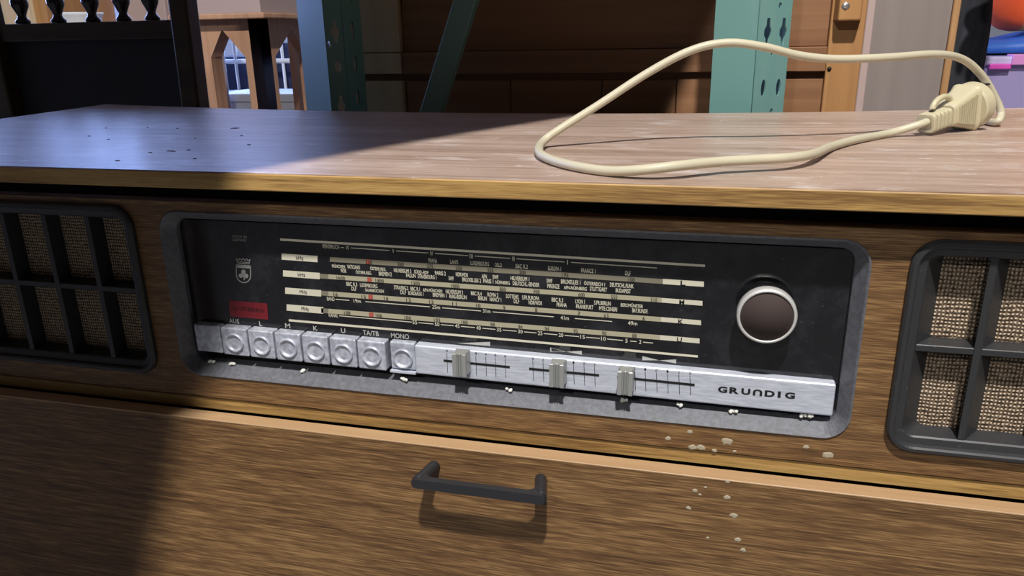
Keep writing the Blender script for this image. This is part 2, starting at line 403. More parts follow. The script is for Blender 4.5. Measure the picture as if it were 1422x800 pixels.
# drop-down flap with pale top lipping and handle
flap = MB().box(X0 + 0.002, X1 - 0.002, -0.015, -0.0040, 0.235, 0.6068).build('flap_door', M['walnut'], con)
MB().box(X0 + 0.002, X1 - 0.002, -0.0152, -0.0040, 0.6068, 0.6080).build('lipping', M['pale_edge'], flap, 0.0003, 1)
HZ = 0.594; hx0, hx1 = -0.1625, -0.080
hb = MB()
def hpost(x, sgn):
    s = 0.0042
    loops = []
    for t in range(9):
        a = t / 8
        y = -0.0155 - 0.0195 * a; z = HZ - 0.0005 + 0.0 * a
        xx = x - sgn * (0.0030 * (1 - a) - 0.0010 * a)
        wx = 0.0038; wz = 0.0042
        loops.append([(xx + wx * math.cos(q), y, z + wz * math.sin(q)) for q in [2 * math.pi * k / 14 for k in range(14)]])
    hb.loft(loops, True, True, True)
hpost(hx0 + 0.0040, -1); hpost(hx1 - 0.0040, 1)
hb.prism(rr(hx0, hx1, HZ - 0.0032, HZ + 0.0032, 0.0030, 5), 0.0045, 'y', -0.0378)
# fillets between posts and bar
for x, sgn in ((hx0 + 0.006, 1), (hx1 - 0.006, -1)):
    poly = [(x, -0.0335)] + [(x + sgn * 0.008 * (1 - math.sin(R_(q))), -0.0335 + 0.008 * (1 - math.cos(R_(q)))) for q in range(0, 91, 15)]
    hb.prism([(p[0], p[1]) for p in poly], 0.006, 'z', HZ - 0.003)
ho = hb.build('handle', M['handle'], flap, 0.0006, 2); ho['label'] = 'black metal bar handle on wooden flap'

# bezel tray
def bz(d, y): return ring(inset(BX0, BX1, BZ0, BZ1, d, 0.0145), y)
be = MB().loft([bz(0, 0.006), bz(0, -0.0008), bz(0.0006, -0.0012), bz(0.0012, -0.0008), bz(0.0065, 0.0075), bz(0.0068, 0.0165)], False, False, False)
be.build('dial_bezel', M['bezel'], con)
MB().loft([bz(0.0060, 0.0160), bz(0.0060, 0.0180)], True, True).build('bezel_back', M['black'], con)
# dial glass
YG = 0.0105; YP = YG - 0.00025
SL = lambda x: -0.0105 * (x + 0.173)             # the dial sits very slightly askew
gx0, gx1 = BX0 + 0.0070, BX1 - 0.0070
gl = MB()
gl.add([(gx0, YG, 0.664 + SL(gx0)), (gx1, YG, 0.664 + SL(gx1)), (gx1, YG, BZ1 - 0.0080), (gx0, YG, BZ1 - 0.0080),
        (gx0, YG + 0.005, 0.664 + SL(gx0)), (gx1, YG + 0.005, 0.664 + SL(gx1)), (gx1, YG + 0.005, BZ1 - 0.0080), (gx0, YG + 0.005, BZ1 - 0.0080)],
       [(0, 1, 2, 3), (4, 7, 6, 5), (0, 4, 5, 1), (1, 5, 6, 2), (2, 6, 7, 3), (3, 7, 4, 0)])
glass = gl.build('dial_glass', M['glass'], con)
glass['label'] = 'black glass tuning scale with station names'
def G(x, y, dy=0.0): return P(x, y, YP - dy)
def pquad(mb, xa, ya, xb, yb, h, dy=0.0):        # bar whose upper edge runs (xa,ya)-(xb,yb), h picture rows tall
    return mb.quad(G(xa, ya, dy), G(xb, yb, dy), G(xb, yb + h * 1.04, dy), G(xa, ya + h, dy))
def ptext(mb, s, xa, xb, yc, hpx, slope=0.075, bold=0.0, dy=0.0):
    ym = (xb - xa) / 2 * slope
    a = G(xa, yc - ym, dy); b = G(xb, yc + ym, dy)
    text(mb, s, a, b, hpx * 0.00052, bold)
# long rules
pquad(MB(), 389, 331, 979, 367.5, 3.2).build('scale_rule', M['print'], glass)
pquad(MB(), 401, 443.3, 969, 493.5, 3.0).build('scale_rule', M['print'], glass)
# band bars: left block, dull lead-in, bar, right block
bands = [((391, 352, 441, 355.3, 8.6), (458, 356.8, 920.5, 387.5, 6.6), (920.5, 387.3, 977.5, 391, 7.2), 'kHz', 'L', 511),
         ((393, 375.3, 444, 379, 8.6), (456, 381.0, 919, 413.6, 6.4), (919, 413.8, 975.5, 418, 6.4), 'kHz', 'M', 513),
         ((396, 399.3, 446, 403, 8.6), (456, 404.6, 918, 440.4, 6.4), (918, 440.4, 973.5, 445, 6.4), 'MHz', 'K', 514.5),
         ((398, 422.6, 449, 426.6, 8.8), (456, 428.8, 916.5, 465.4, 6.4), (916.5, 465.4, 971.5, 470.2, 6.6), 'MHz', 'U', 515.5)]
ink = MB(); red = MB()
for k, (l, b, r, un, let, px) in enumerate(bands):
    pquad(MB(), *l).build('band_block', M['print'], glass)
    pquad(MB(), *r).build('band_block', M['print'], glass)
    ya = b[1]; sl = (b[3] - b[1]) / (b[2] - b[0])
    pquad(MB(), *b).build('scale_bar', M['bar_dim'] if k == 0 else M['bar'], glass)
    if k: pquad(MB(), 446 if k > 1 else 444, b[1] - 0.8, 456, b[1], 6.4).build('scale_bar', M['bar_dim'], glass)
    ptext(ink, un, (l[0] + l[2]) / 2 - 5, (l[0] + l[2]) / 2 + 5, (l[1] + l[3]) / 2 + 4.4, 5, 0.07, dy=0.0002)
    ptext(ink, let, (r[0] + r[2]) / 2 - 4, (r[0] + r[2]) / 2 + 3, (r[1] + r[3]) / 2 + 4.0, 5.5, 0.07, 0.02, dy=0.0002)
    y = ya + (px - b[0]) * sl
    pquad(red, px - 3, y + 0.2, px + 3, y + 0.6, 6.0, 0.0004)
red.build('tuning_pointer', M['pointer'], glass)['label'] = 'red tuning pointer'
nums = [[('350', 512), ('300', 556), ('275', 597), ('250', 637), ('225', 681), ('200', 725.5), ('175', 785), ('150', 877)],
        [('1600', 473), ('1400', 527), ('1200', 577), ('1000', 632), ('800', 698), ('700', 745), ('600', 807.5), ('550', 853), ('510', 908)],
        [('16', 466), ('15', 505), ('14', 536), ('13', 567), ('12', 599), ('11', 631), ('10', 664), ('9', 700), ('8', 744.5), ('7', 804), ('6.5', 842), ('6', 894)],
        [('108', 482), ('106', 526), ('104', 566), ('102', 607), ('100', 645), ('98', 684), ('96', 722.5), ('94', 759.5), ('92', 799.5), ('90', 839), ('88', 881)]]
for k, row in enumerate(nums):
    b = bands[k][1]; sl = (b[3] - b[1]) / (b[2] - b[0])
    for s, x in row:
        wd = 2.7 * len(s.replace('.', '')) + 0.6
        ptext(ink, s, x - wd / 2, x + wd / 2, b[1] + (x - b[0]) * sl + 3.6, 4.6, sl, dy=0.0006)
ink.build('scale_figures', M['ink'], glass)
rows = {
 0: [('PRAHA', 595, 607, 362), ('LAHTI', 625, 636, 364), ('LUXEMBOURG', 653, 679, 366), ('OSLO', 687, 697, 368), ('BBC R.2', 716, 733, 370), ('EUROPA 1', 761, 779, 373), ('FRANCE 1', 807, 827, 376), ('DLF', 868, 876, 379.5)],
 1: [('MÜNCHEN', 461, 479, 369.5), ('VATICANO', 482, 500, 371), ('ÖSTERR.REG.', 514, 536, 373), ('HILVERSUM 3', 547, 571, 376), ('SÜDD.-RDF', 575, 595, 377.5), ('PARIS 2', 604, 619, 379.5), ('NDR/WDR', 633, 650, 381.5), ('AFN', 669, 676, 384), ('SWF', 684, 692, 384.8), ('HILVERSUM 1', 709, 735, 387), ('SWF', 759, 767, 390), ('BRUXELLES 1', 779, 806, 391.8), ('ÖSTERREICH 1', 811, 840, 393.8), ('DEUTSCHL.FUNK', 847, 880, 396.4)],
 2: [('WDR', 473, 481, 376), ('ÖSTERR.REG.', 494, 516, 378.2), ('BREMEN 2', 526, 544, 380.5), ('FALUN', 564, 577, 382.7), ('STRASBOURG 1', 580, 606, 384.4), ('SWF', 623, 630, 386.6), ('BRUXELLES 2', 642, 668, 389), ('PARIS 1', 671, 685, 390.5), ('NÜRNBERG', 688, 708, 392), ('DEUTSCHL.-SENDER', 712, 749, 394.6), ('FIRENZE', 760, 777, 397.5), ('AFN-NÜRNBERG', 783, 815, 399.7), ('STUTTGART', 819, 843, 401.7), ('BUDAPEST', 855, 876, 404)],
 3: [('BBC R.3', 481, 496, 394.7), ('LUXEMBOURG', 500, 524, 396.6), ('STRASBG.2', 547, 567, 399.7), ('BBC R.1', 570, 583, 401.2), ('AFN-MÜNCHEN', 587, 614, 403), ('HILVERSUM 2', 619, 643, 405.5), ('BBC R.4', 654, 669, 407.7), ('ROMA 2', 677, 692, 409.4), ('SOTTENS', 702.5, 720, 411.8), ('S.FR.EUROPA', 725, 749, 413.8), ('BBC R.3', 766, 782, 416.6), ('LYON 1', 799, 812, 418.8), ('S.FR.BERLIN', 825, 848, 421), ('BEROMÜNSTER', 862, 893, 424)],
 4: [('DLF', 488, 495, 401), ('SAARBRÜCKEN', 507, 533, 403.2), ('DLF', 556, 564, 406), ('BORDEAUX 1', 567, 588, 407.6), ('BREMEN 1', 601, 620, 410), ('RIAS-BERLIN', 624, 648, 412.2), ('BERLIN', 664, 676, 414.4), ('NANCY 1', 680, 696, 416), ('DLF', 713.5, 721, 418.5), ('NDR/WDR', 734, 753, 420.6), ('PRAHA', 773, 787, 423.5), ('FRANKFURT', 800, 824, 426.2), ('MTE.CENERI', 832, 857, 429), ('BAY.RUNDF.', 878, 900, 431.8)]}
for k in rows:
    mb = MB()
    for s, xa, xb, y in rows[k]: ptext(mb, s, xa, xb, y, 5.0, 0.072, 0.018)
    mb.build('station_lettering', M['print'], glass)
def rule_row(items, segs, hpx, name, bold=0.01):
    mb = MB()
    for s, xa, xb, y in items: ptext(mb, s, xa, xb, y, hpx, 0.075, bold)
    for xa, ya, xb, yb in segs: pquad(mb, xa, ya - 0.55, xb, yb - 0.55, 1.1)
    mb.build(name, M['print'], glass)
t0 = lambda x: 344 + (x - 482) * 0.0655
rule_row([('REINSPRUCH', 448, 471, 342.6), ('VI', 480, 484, 344), ('V', 544.5, 547.5, 348.8), ('IV', 597.5, 601.5, 352), ('III', 652, 656.5, 355.8), ('II', 711.5, 714.5, 359.4), ('I', 787.3, 788.7, 364.4)],
         [(473, 343.6, 478, 344)] + [(a, t0(a), b, t0(b)) for a, b in ((487, 541), (550, 595), (604, 650), (659, 709), (717, 784), (793, 912))], 5.2, 'band_lettering')
bl = lambda x: 415.6 + (x - 466) * 0.0805
rule_row([('BAND', 454, 464.5, 415.2), ('19m', 491, 501, 418), ('25m', 600, 611, 426.5), ('31m', 670.5, 681, 432), ('41m', 778.5, 790, 441.5), ('49m', 872, 885, 449)],
         [(a, bl(a), b, bl(b)) for a, b in ((466, 485), (507.5, 597), (614, 668), (684, 769), (798, 850))], 4.8, 'band_lettering')
kl = lambda x: 438.6 + (x - 471) * 0.0868
kn = [(576, '55'), (607, '50'), (635, '45'), (664.5, '40'), (693, '35'), (722.5, '30'), (750, '25'), (779, '20'), (809, '15'), (838, '10'), (870, '5'), (889, '2')]
ks = [(471, kl(471), 572, kl(572))]
for (xa, _), (xb, _) in zip(kn, kn[1:]): ks.append((xa + 5, kl(xa + 5), xb - 5, kl(xb - 5)))
ks.append((893, kl(893), 907, kl(907)))
rule_row([('KANAL', 456.5, 469.5, 438)] + [(s, x - 1.6 * len(s), x + 1.6 * len(s), kl(x)) for x, s in kn], ks, 4.8, 'channel_lettering')
# key legends
mb = MB()
for s, xa, xb, y in (('AUS', 318, 332, 446), ('L', 360, 364, 449.7), ('M', 396, 403, 452.5), ('K', 435, 441, 456), ('U', 473.5, 479.5, 459.2), ('TA/TB', 504, 526, 462.8), ('MONO', 543, 568, 466.8)):
    ptext(mb, s, xa, xb, y, 6.4, 0.09, 0.012)
mb.build('key_legend', M['grey_print'], glass)
mb = MB(); ptext(mb, 'MADE IN', 323, 342.5, 328.6, 3.4, 0.05); ptext(mb, 'GERMANY', 323, 342.5, 333.4, 3.4, 0.05)
mb.build('origin_lettering', M['grey_print'], glass)
# red stereo window
so = MB().quad(G(317.5, 417), G(371, 421.5), G(372.5, 444), G(319.5, 439.5)).build('stereo_window', M['red'], glass); so['label'] = 'dark red stereo indicator window'
mb = MB(); ptext(mb, '((• STEREO', 324, 366, 430.5, 6, 0.08, dy=0.0002); mb.build('stereo_lettering', M['ink'], glass)
# crest: crown, shield, clover
cr = MB()
def crest(pts): return [G(338 + a * 0.98 + b * 0.02, 375 + b + (a) * 0.065) for a, b in pts]
def cpoly(pts):
    q = crest(pts); cr.add(q, [tuple(range(len(q)))])
def cline(pts, wd=0.9):
    for (xa, ya), (xb, yb) in zip(pts, pts[1:]):
        d = math.hypot(xb - xa, yb - ya) or 1; nx_, ny_ = -(yb - ya) / d * wd / 2, (xb - xa) / d * wd / 2
        cpoly([(xa + nx_, ya + ny_), (xb + nx_, yb + ny_), (xb - nx_, yb - ny_), (xa - nx_, ya - ny_)])
cline([(-8, -9), (-10, -15.5), (-6.6, -13.2), (-5, -16), (-2.6, -13.4), (0, -16.2), (2.6, -13.4), (5, -16), (6.6, -13.2), (10, -15.5), (8, -9), (-8, -9)], 1.1)
cline([(-7.6, -11), (7.6, -11)], 0.8)
sh = [(-10, -6.5), (10, -6.5)] + [(10 * math.cos(R_(a)) , 7 + 10.5 * math.sin(R_(a))) for a in range(0, 181, 15)] + [(-10, -6.5)]
cline(sh, 1.3)
cpoly([(-9.6, -6.2), (9.6, -6.2), (9.6, -2.6), (-9.6, -2.6)])
for ax_, ay in ((0, 2.6), (-3.8, 8.0), (3.8, 8.0)):
    cpoly([(ax_ + 3.2 * math.cos(R_(a)), ay + 3.2 * math.sin(R_(a))) for a in range(0, 360, 30)])
cline([(0, 6), (1.2, 14)], 1.4)
cr.build('crest', M['grey_print'], glass)['label'] = 'crowned shield emblem with clover leaf'
# wedge marks above the sliders
def wedge(*pts):
    MB().add(list(pts), [tuple(range(len(pts)))]).build('wedge_mark', M['grey_print'], glass)
wedge(G(635, 476.6), G(680.5, 474.8), G(680.5, 480.6))
for x0, y0, wd in ((764, 484, 44), (892, 496, 47)):
    a, c = G(x0, y0 - 1.4), G(x0, y0 + 4.4); m_ = G(x0 + wd / 2, y0 + 4.4); e, g_ = G(x0 + wd, y0 + 3.2), G(x0 + wd, y0 + 8.8)
    if x0 < 800:
        ct = (a + c + m_) / 3; q = [p + (ct - p) * 0.22 for p in (a, c, m_)]
        MB().add([a, c, m_] + q, [(0, 1, 4, 3), (1, 2, 5, 4), (2, 0, 3, 5)]).build('wedge_mark', M['grey_print'], glass)
    else: wedge(a, c, m_)
    wedge(m_, e, g_)

# aluminium control strip
YF = 0.0040
def strip(mb, x0, x1, y0, z0=0.6468, z1=0.6664, yb=0.0125):
    vs = [(x, y, z + SL(x)) for x in (x0, x1) for y in (y0, yb) for z in (z0, z1)]
    return mb.add(vs, [(0, 1, 3, 2), (4, 6, 7, 5), (0, 4, 5, 1), (2, 3, 7, 6), (0, 2, 6, 4), (1, 5, 7, 3)])
cs = strip(MB(), -0.1722, 0.0758, YF).build('control_strip', M['alu'], con, 0.0012, 3)
cs['label'] = 'brushed aluminium strip with slider scales'
def F(x, y): return P(x, y, YF - 0.0002)
tick = MB(); slot = MB()
groups = [([620.5, 633.6, 647, 660.7, 674.5, 687.8, 701.4], 487.4, '0123456', (616, 500.6, 708, 509.8)),
          ([739.8, 754, 768, 782, 796.4, 811, 825.5], 498.6, '3210123', (734.8, 512.0, 832, 521.2)),
          ([867, 881.5, 896, 911.5, 927, 942.7, 958], 510.6, '3210123', (857, 523.4, 964.7, 534.6))]
for xs_, ytop, lab, sl in groups:
    for i, x in enumerate(xs_):
        y = ytop + (x - xs_[0]) * 0.093
        a = F(x, y + 3); b = F(x + 1.0, y + 30)
        tick.quad(a + Vector((-0.00016, 0, 0)), a + Vector((0.00016, 0, 0)), b + Vector((0.00016, 0, 0)), b + Vector((-0.00016, 0, 0)))
        text(tick, lab[i], F(x - 1.2, y - 0.4), F(x + 1.2, y - 0.2), 0.0016)
    a = F(sl[0], sl[1]); b = F(sl[2], sl[3]); h = Vector((0, 0, 0.00075)); f_ = Vector((0, -0.0001, 0))
    slot.quad(a + h + f_, b + h + f_, b - h + f_, a - h + f_)
tick.build('scale_tick', M['ink'], cs); slot.build('slot', M['ink'], cs)
# maker's lettering
mk = MB()
for i, (ch, xa, xb) in enumerate((('G', 997, 1010), ('R', 1013, 1026), ('U', 1029.5, 1042), ('U', 1045.6, 1058.5), ('D', 1062, 1076), ('I', 1080, 1084.2), ('G', 1090, 1104))):
    yc = 540.6 + (xa - 998) * 0.088
    if ch == 'I':
        a_, b2_ = F(xa, yc), F(xb, yc + 0.4); hh_ = Vector((0, 0, 0.00195)); mk.quad(a_ - hh_, b2_ - hh_, b2_ + hh_, a_ + hh_); continue
    text(mk, ch, F(xa, yc), F(xb, yc + (xb - xa) * 0.095), 0.0039, 0.040, flip=(i == 3))
mk.build('maker_lettering', M['ink'], cs)
# push buttons
edges = [-0.3318, -0.3111, -0.2905, -0.2708, -0.2511, -0.2312, -0.2115]
for i in range(7):
    x0 = edges[i] + (0.0 if i == 0 else 0.0006); x1 = (edges[i + 1] if i < 6 else -0.1920) - 0.0007
    if i == 6: x0, x1 = -0.2112, -0.1920
    if i == 0:
        strip(MB(), x0, x1, YF + 0.0004).build('blank_plate', M['button'], con, 0.0009, 2); continue
    b_ = strip(MB(), x0, x1, YF - 0.0006).build('push_button', M['button'], con, 0.0009, 3)
    cx = (x0 + x1) / 2 + 0.0002; cz = 0.6562 + SL(cx)
    prof = [(0.0, 0.0012), (0.0022, 0.0011), (0.0042, 0.0006), (0.0052, -0.0002), (0.0057, -0.0009), (0.0063, -0.0010), (0.0067, -0.0004), (0.0068, 0.0010)]
    MB().lathe([(r, t) for r, t in prof], (cx, YF - 0.0010, cz), (0, 1, 0), 28).build('finger_dish', M['button'], b_)
# pressed MONO key
b_ = strip(MB(), -0.1897, -0.1730, YF + 0.0022, 0.6480, 0.6664).build('push_button', M['button'], con, 0.0008, 2)
b_['label'] = 'pressed-in mono key'
cx = -0.1812; cz = 0.6555
MB().lathe([(0.0, 0.0012), (0.0022, 0.0011), (0.0042, 0.0006), (0.0052, -0.0002), (0.0057, -0.0009), (0.0063, -0.0010), (0.0067, -0.0004), (0.0068, 0.0010)], (cx, YF + 0.0018, cz), (0, 1, 0), 28).build('finger_dish', M['button'], b_)
strip(MB(), -0.1900, -0.1726, YF + 0.0004, 0.6458, 0.6471, 0.0118).build('button_sill', M['alu'], b_)
# slider caps: waisted plan extruded vertically
def slider(cx, zc):
    w2, d = 0.0047, 0.0090
    plan = [(-w2, 0.0), (-w2 * 0.90, -0.0025), (-w2 * 0.72, -0.0050), (-w2 * 0.86, -d + 0.0012), (-w2 * 0.95, -d), (-w2 * 0.42, -d), (-w2 * 0.30, -d + 0.0012),
            (-w2 * 0.14, -d - 0.0006), (-w2 * 0.05, -d + 0.0012), (w2 * 0.05, -d + 0.0012), (w2 * 0.14, -d - 0.0006), (w2 * 0.30, -d + 0.0012), (w2 * 0.42, -d), (w2 * 0.95, -d), (w2 * 0.86, -d + 0.0012), (w2 * 0.72, -0.0050), (w2 * 0.90, -0.0025), (w2, 0.0)]
    o = MB().prism([(cx + a, YF + b) for a, b in plan], 0.0150, 'z', zc - 0.0075).build('slider_cap', M['slider'], con, 0.0003, 1)
    MB().box(cx - 0.0018, cx + 0.0018, YF - 0.001, YF + 0.006, zc - 0.003, zc + 0.003).build('slider_stem', M['black'], o)
for px, py in ((639.5, 505.5), (774, 520), (868.5, 530.5)):
    p = P(px, py, YF - 0.006); slider(p.x, p.z)
# tuning knob
KC = P(1065, 440.5, -0.0045)
k_ = MB().lathe([(0.0, YG), (0.0145, YG), (0.0140, 0.006), (0.0140, 0.0018), (0.0, 0.0018)], (KC.x, 0, KC.z), (0, 1, 0), 48).build('tuning_knob', M['black'], con)
MB().lathe([(0.0130, 0.0025), (0.0153, 0.0025), (0.0157, 0.0015), (0.0157, -0.0032), (0.0151, -0.0045), (0.0140, -0.0047), (0.0138, -0.0040)], (KC.x, 0, KC.z), (0, 1, 0), 56).build('rim', M['silver'], k_)
MB().lathe([(0.0, -0.0042), (0.0138, -0.0041), (0.0139, -0.001)], (KC.x, 0, KC.z), (0, 1, 0), 48).build('cap', M['brown_cap'], k_)
# loudspeaker grilles
def grille(g0, g1, ribs, sl):
    f = lambda d, y: ring(inset(g0, g1, GZ0, GZ1, d, 0.0140), y)
    fr = MB().loft([f(-0.0003, 0.004), f(-0.0003, -0.0028), f(0.0008, -0.0042), f(0.0026, -0.0044), f(0.0036, -0.0036), f(0.0042, -0.0014), f(0.0078, -0.0006), f(0.0086, 0.0002), ring(rr(g0 + 0.0090 + sl, g1 - 0.0075, GZ0 + 0.0100, GZ1 - 0.0100, 0.0040), 0.0125)])
    o = fr.build('speaker_grille', M['grille'], con)
    def rib_prof(c, t0, t1): return [(c - t0, 0.0), (c + sl - 0.0022, 0.0125), (c + sl + 0.0022, 0.0125), (c + t0, 0.0)]
    for c in ribs:
        MB().prism(rib_prof(c, 0.0019, 0.0026), GZ1 - GZ0 - 0.0166, 'z', GZ0 + 0.0083).build('rib', M['grille'], o, 0.0004, 1)
    zc = 0.6905
    pr = [(0.0004, zc - 0.0019), (0.0004, zc + 0.0019), (0.0125, zc + 0.0026), (0.0125, zc - 0.0026)]
    MB().prism(pr, g1 - g0 - 0.0166, 'x', g0 + 0.0083).build('rib', M['grille'], o, 0.0004, 1)
    MB().box(g0 + 0.006, g1 - 0.006, 0.0118, 0.0138, GZ0 + 0.006, GZ1 - 0.006).build('grille_cloth', M['cloth'], o)
    return o
grille(GL[0], GL[1], [-0.3985, -0.4335, -0.4685, -0.5035], 0.0)
grille(GR[0], GR[1], [0.1400, 0.1750, 0.2100, 0.2450], 0.0095)
# dried paint spots on the veneer
sp = MB()
def spot(px, py, Y, r):
    c = P(px, py, Y); n = 12
    rad = [r * random.uniform(0.75, 1.15) for _ in range(n)]
    ring0 = [(c.x + rad[i] * math.cos(2 * math.pi * i / n) * 1.2, c.y, c.z + rad[i] * math.sin(2 * math.pi * i / n) * 0.9) for i in range(n)]
    ring1 = [(c.x + (p[0] - c.x) * 0.6, c.y - 0.0003, c.z + (p[2] - c.z) * 0.6) for p in ring0]
    sp.loft([ring0, ring1], False, True)
for px, py, r in ((958, 600, .0016), (1010, 613, .0027), (962, 621.5, .0022), (973, 621.5, .0022), (992, 626, .0013), (1119.5, 621, .0014), (1149, 632.5, .0026), (928, 609, .0016), (1020, 627, .0010)):
    spot(px, py, -0.00005, r)
for px, py, r in ((965, 681.5, .0013), (1009.5, 691, .0020), (956, 705.5, .0014), (1019, 716, .0021), (1010, 669, .0013), (1025, 750, .0017), (983, 747, .0008), (1032, 764, .0015), (972, 687, .0008), (980, 677, .0008)):
    spot(px, py, -0.01505, r)
o = sp.build('paint_spots', M['spot'], con); o['kind'] = 'stuff'; o['label'] = 'small dried cream paint spots on the veneer'
# lint lying on the bezel ledge
ln = MB()
for px, py, s in ((293, 502, 3), (323, 505.5, 2.4), (420, 515, 1.8), (562, 527, 3.5), (707, 541, 2.2), (1018, 571, 3.0), (1120, 577.5, 4.0), (1128, 578, 3.0), (868, 556, 2.2), (944, 562, 1.6)):
    c = P(px, py, 0.0065)
    for q in range(5):
        cc = c + Vector((random.uniform(-1, 1) * s * 0.0008, random.uniform(-0.0006, 0.0006), random.uniform(-0.0005, 0.0004)))
        ln.lathe([(0.0, -0.0011), (0.0011, -0.0005), (0.0012, 0.0004), (0.0, 0.0012)], cc, (random.uniform(-1, 1), random.uniform(-1, 1), 0.6), 6)
o = ln.build('lint', M['lint'], con); o['kind'] = 'stuff'; o['label'] = 'pale lint caught on the bezel ledge'

# crumbs on the console top
cm = MB(); cm.add([(-0.5, -0.3, 0), (0.4, -0.35, 0), (0.55, 0.1, 0), (0.1, 0.35, 0), (-0.5, 0.2, 0), (-0.4, -0.2, 0.35), (0.3, -0.2, 0.4), (0.4, 0.1, 0.3), (0, 0.25, 0.35), (-0.4, 0.12, 0.3)],
       [(4, 3, 2, 1, 0), (5, 6, 7, 8, 9)] + [(i, (i + 1) % 5, 5 + (i + 1) % 5, 5 + i) for i in range(5)])
proto = None
for px, py, sx in ((326.5, 176.5, 11), (335.5, 187.5, 3.5), (345.5, 200.3, 3.5), (246.5, 177.3, 3), (147.5, 177.4, 4), (150.5, 193, 3.5), (124, 188.5, 4.5), (271, 191.3, 3), (238, 209.5, 11), (262, 207.8, 3.5), (209, 211.5, 4), (163.5, 222.8, 4), (270.5, 220.3, 3), (205, 176.5, 2.5)):
    c = PZ(px, py, ZT + 0.0002); c.z = ZT + sag(c.x, c.y) - 0.0001
    if proto is None:
        o = proto = cm.build('crumb', M['crumb']); big = True
    else:
        o = proto.copy(); col.objects.link(o); big = False
    sc = sx * 0.00078
    o.location = c; o.scale = (sc, sc * (0.8 if px != 238 else 0.35), 0.0016); o.rotation_euler = (0, 0, random.uniform(-0.4, 0.4) if px != 326.5 else 0.25)
    tag(o, 'largest dark splinter lying on the bare bluish end of the console top' if big else 'tiny dark crumb lying on the console top', 'debris', None if big else 'crumbs on the console top')

# ---------------------------------------------------------------- mains cord with plug
cord = empty('power_cord', (0.05, 0.06, ZT), 'cream flat power cord with round plug looped on console top', 'power cord')
def onTop(px, py, h=0.003):
    p = PZ(px, py, ZT + h); p.z += sag(p.x, p.y) * 0.9; return p
pc = Vector((0.1850, 0.240, ZT + 0.0172)); ax_ = Vector((0.66, 0.70, 0.14)).normalized()    # flange centre and direction
tail = pc - ax_ * 0.052
keys = [tail - ax_ * -0.004, tail - ax_ * 0.008, onTop(1235, 184.5), onTop(1190, 193), onTop(1155, 203), onTop(1128, 214, 0.006), onTop(1095, 219, 0.007), onTop(1050, 221.5, 0.007), onTop(1000, 224.5, 0.007), onTop(940, 230.5, 0.007), onTop(890, 236, 0.005), onTop(845, 237.5), onTop(800, 231), onTop(765, 221.5),
        onTop(749, 211, 0.0035), P(753, 198, 0.105), P(775, 181, 0.115), P(830, 146.5, 0.125), P(900, 101, 0.135), P(960, 70, 0.14), P(1010, 59.5, 0.145), P(1060, 65, 0.15), P(1110, 77, 0.16), P(1160, 82, 0.17), P(1230, 80, 0.185), P(1300, 75.5, 0.215), P(1338, 83, 0.24),
        P(1365, 107, 0.255), P(1383, 138, 0.262), P(1390, 157, 0.262), onTop(1384, 170, 0.004), onTop(1368, 168, 0.003), onTop(1352, 159, 0.003), Vector((0.225, YB - 0.002, ZT + 0.006)), Vector((0.226, YB + 0.010, ZT - 0.02)), Vector((0.226, YB + 0.010, ZT - 0.06))]
def catmull(p, n=8):
    out = []
    for i in range(len(p) - 1):
        a = p[max(i - 1, 0)]; b = p[i]; c = p[i + 1]; d = p[min(i + 2, len(p) - 1)]
        for k in range(n):
            t = k / n
            out.append(0.5 * ((2 * b) + (c - a) * t + (2 * a - 5 * b + 4 * c - d) * t * t + (3 * b - a - 3 * c + d) * t ** 3))
    out.append(p[-1]); return out
path = catmull(keys)
MB().tube(path, 0.0029, 12, 0.95).build('flex', M['cord'], cord)
pl = MB()
L_ = lambda r, t: (r, t)
u_ = ax_.cross(Vector((0, 0, 1))).normalized(); v_ = u_.cross(ax_).normalized()
def ell(t, a, b, n=40, p=5.0, dv=0.0):       # superellipse section at distance t from the flange centre
    pts = []
    for i in range(n):
        q = 2 * math.pi * i / n; c, s = math.cos(q), math.sin(q)
        pts.append(pc + ax_ * t + u_ * a * math.copysign(abs(c) ** (2 / p), c) + v_ * (b * math.copysign(abs(s) ** (2 / p), s) + dv))
    return pts
pl.loft([ell(-0.030, 0.0072, 0.0078, dv=-0.0005), ell(-0.026, 0.0082, 0.0088), ell(-0.014, 0.0092, 0.0125), ell(-0.006, 0.0105, 0.0158), ell(-0.003, 0.0120, 0.0172)], True, True, False)
plug = pl.build('plug', M['plug'], cord, 0.0006, 2)
MB().lathe([(0.0, -0.0040), (0.0154, -0.0034)], pc, ax_, 56).lathe([(0.0154, -0.0034), (0.0167, -0.0024)], pc, ax_, 56).lathe([(0.0167, -0.0024), (0.0172, 0.0060)], pc, ax_, 56).lathe([(0.0172, 0.0060), (0.0160, 0.0080), (0.0, 0.0080)], pc, ax_, 56).build('flange', M['plug'], plug)
bt = MB()
for k in range(5):
    t = -0.0535 + k * 0.0048
    bt.loft([ell(t, 0.0066, 0.0066, dv=-0.001), ell(t + 0.0030, 0.0068, 0.0070, dv=-0.001)], True, True)
bt.loft([ell(-0.0535, 0.0050, 0.0052, dv=-0.001), ell(-0.028, 0.0056, 0.0058, dv=-0.001)], True, True)
bt.build('strain_relief', M['plug'], plug, 0.0004, 1)
rg = MB()
for k in range(9):
    t = -0.0255 + k * 0.0022
    h = 0.0060 + k * 0.0006
    for sgn in (-1, 1):
        c = pc + ax_ * t + u_ * sgn * (0.0086 + 0.0002 * k)
        Mx = Matrix((ax_, u_, v_)).transposed().to_4x4(); Mx.translation = c
        rg.box(-0.0005, 0.0005, -0.0010, 0.0010, -h, h, Mx)
rg.build('grip_ridges', M['plug'], plug)
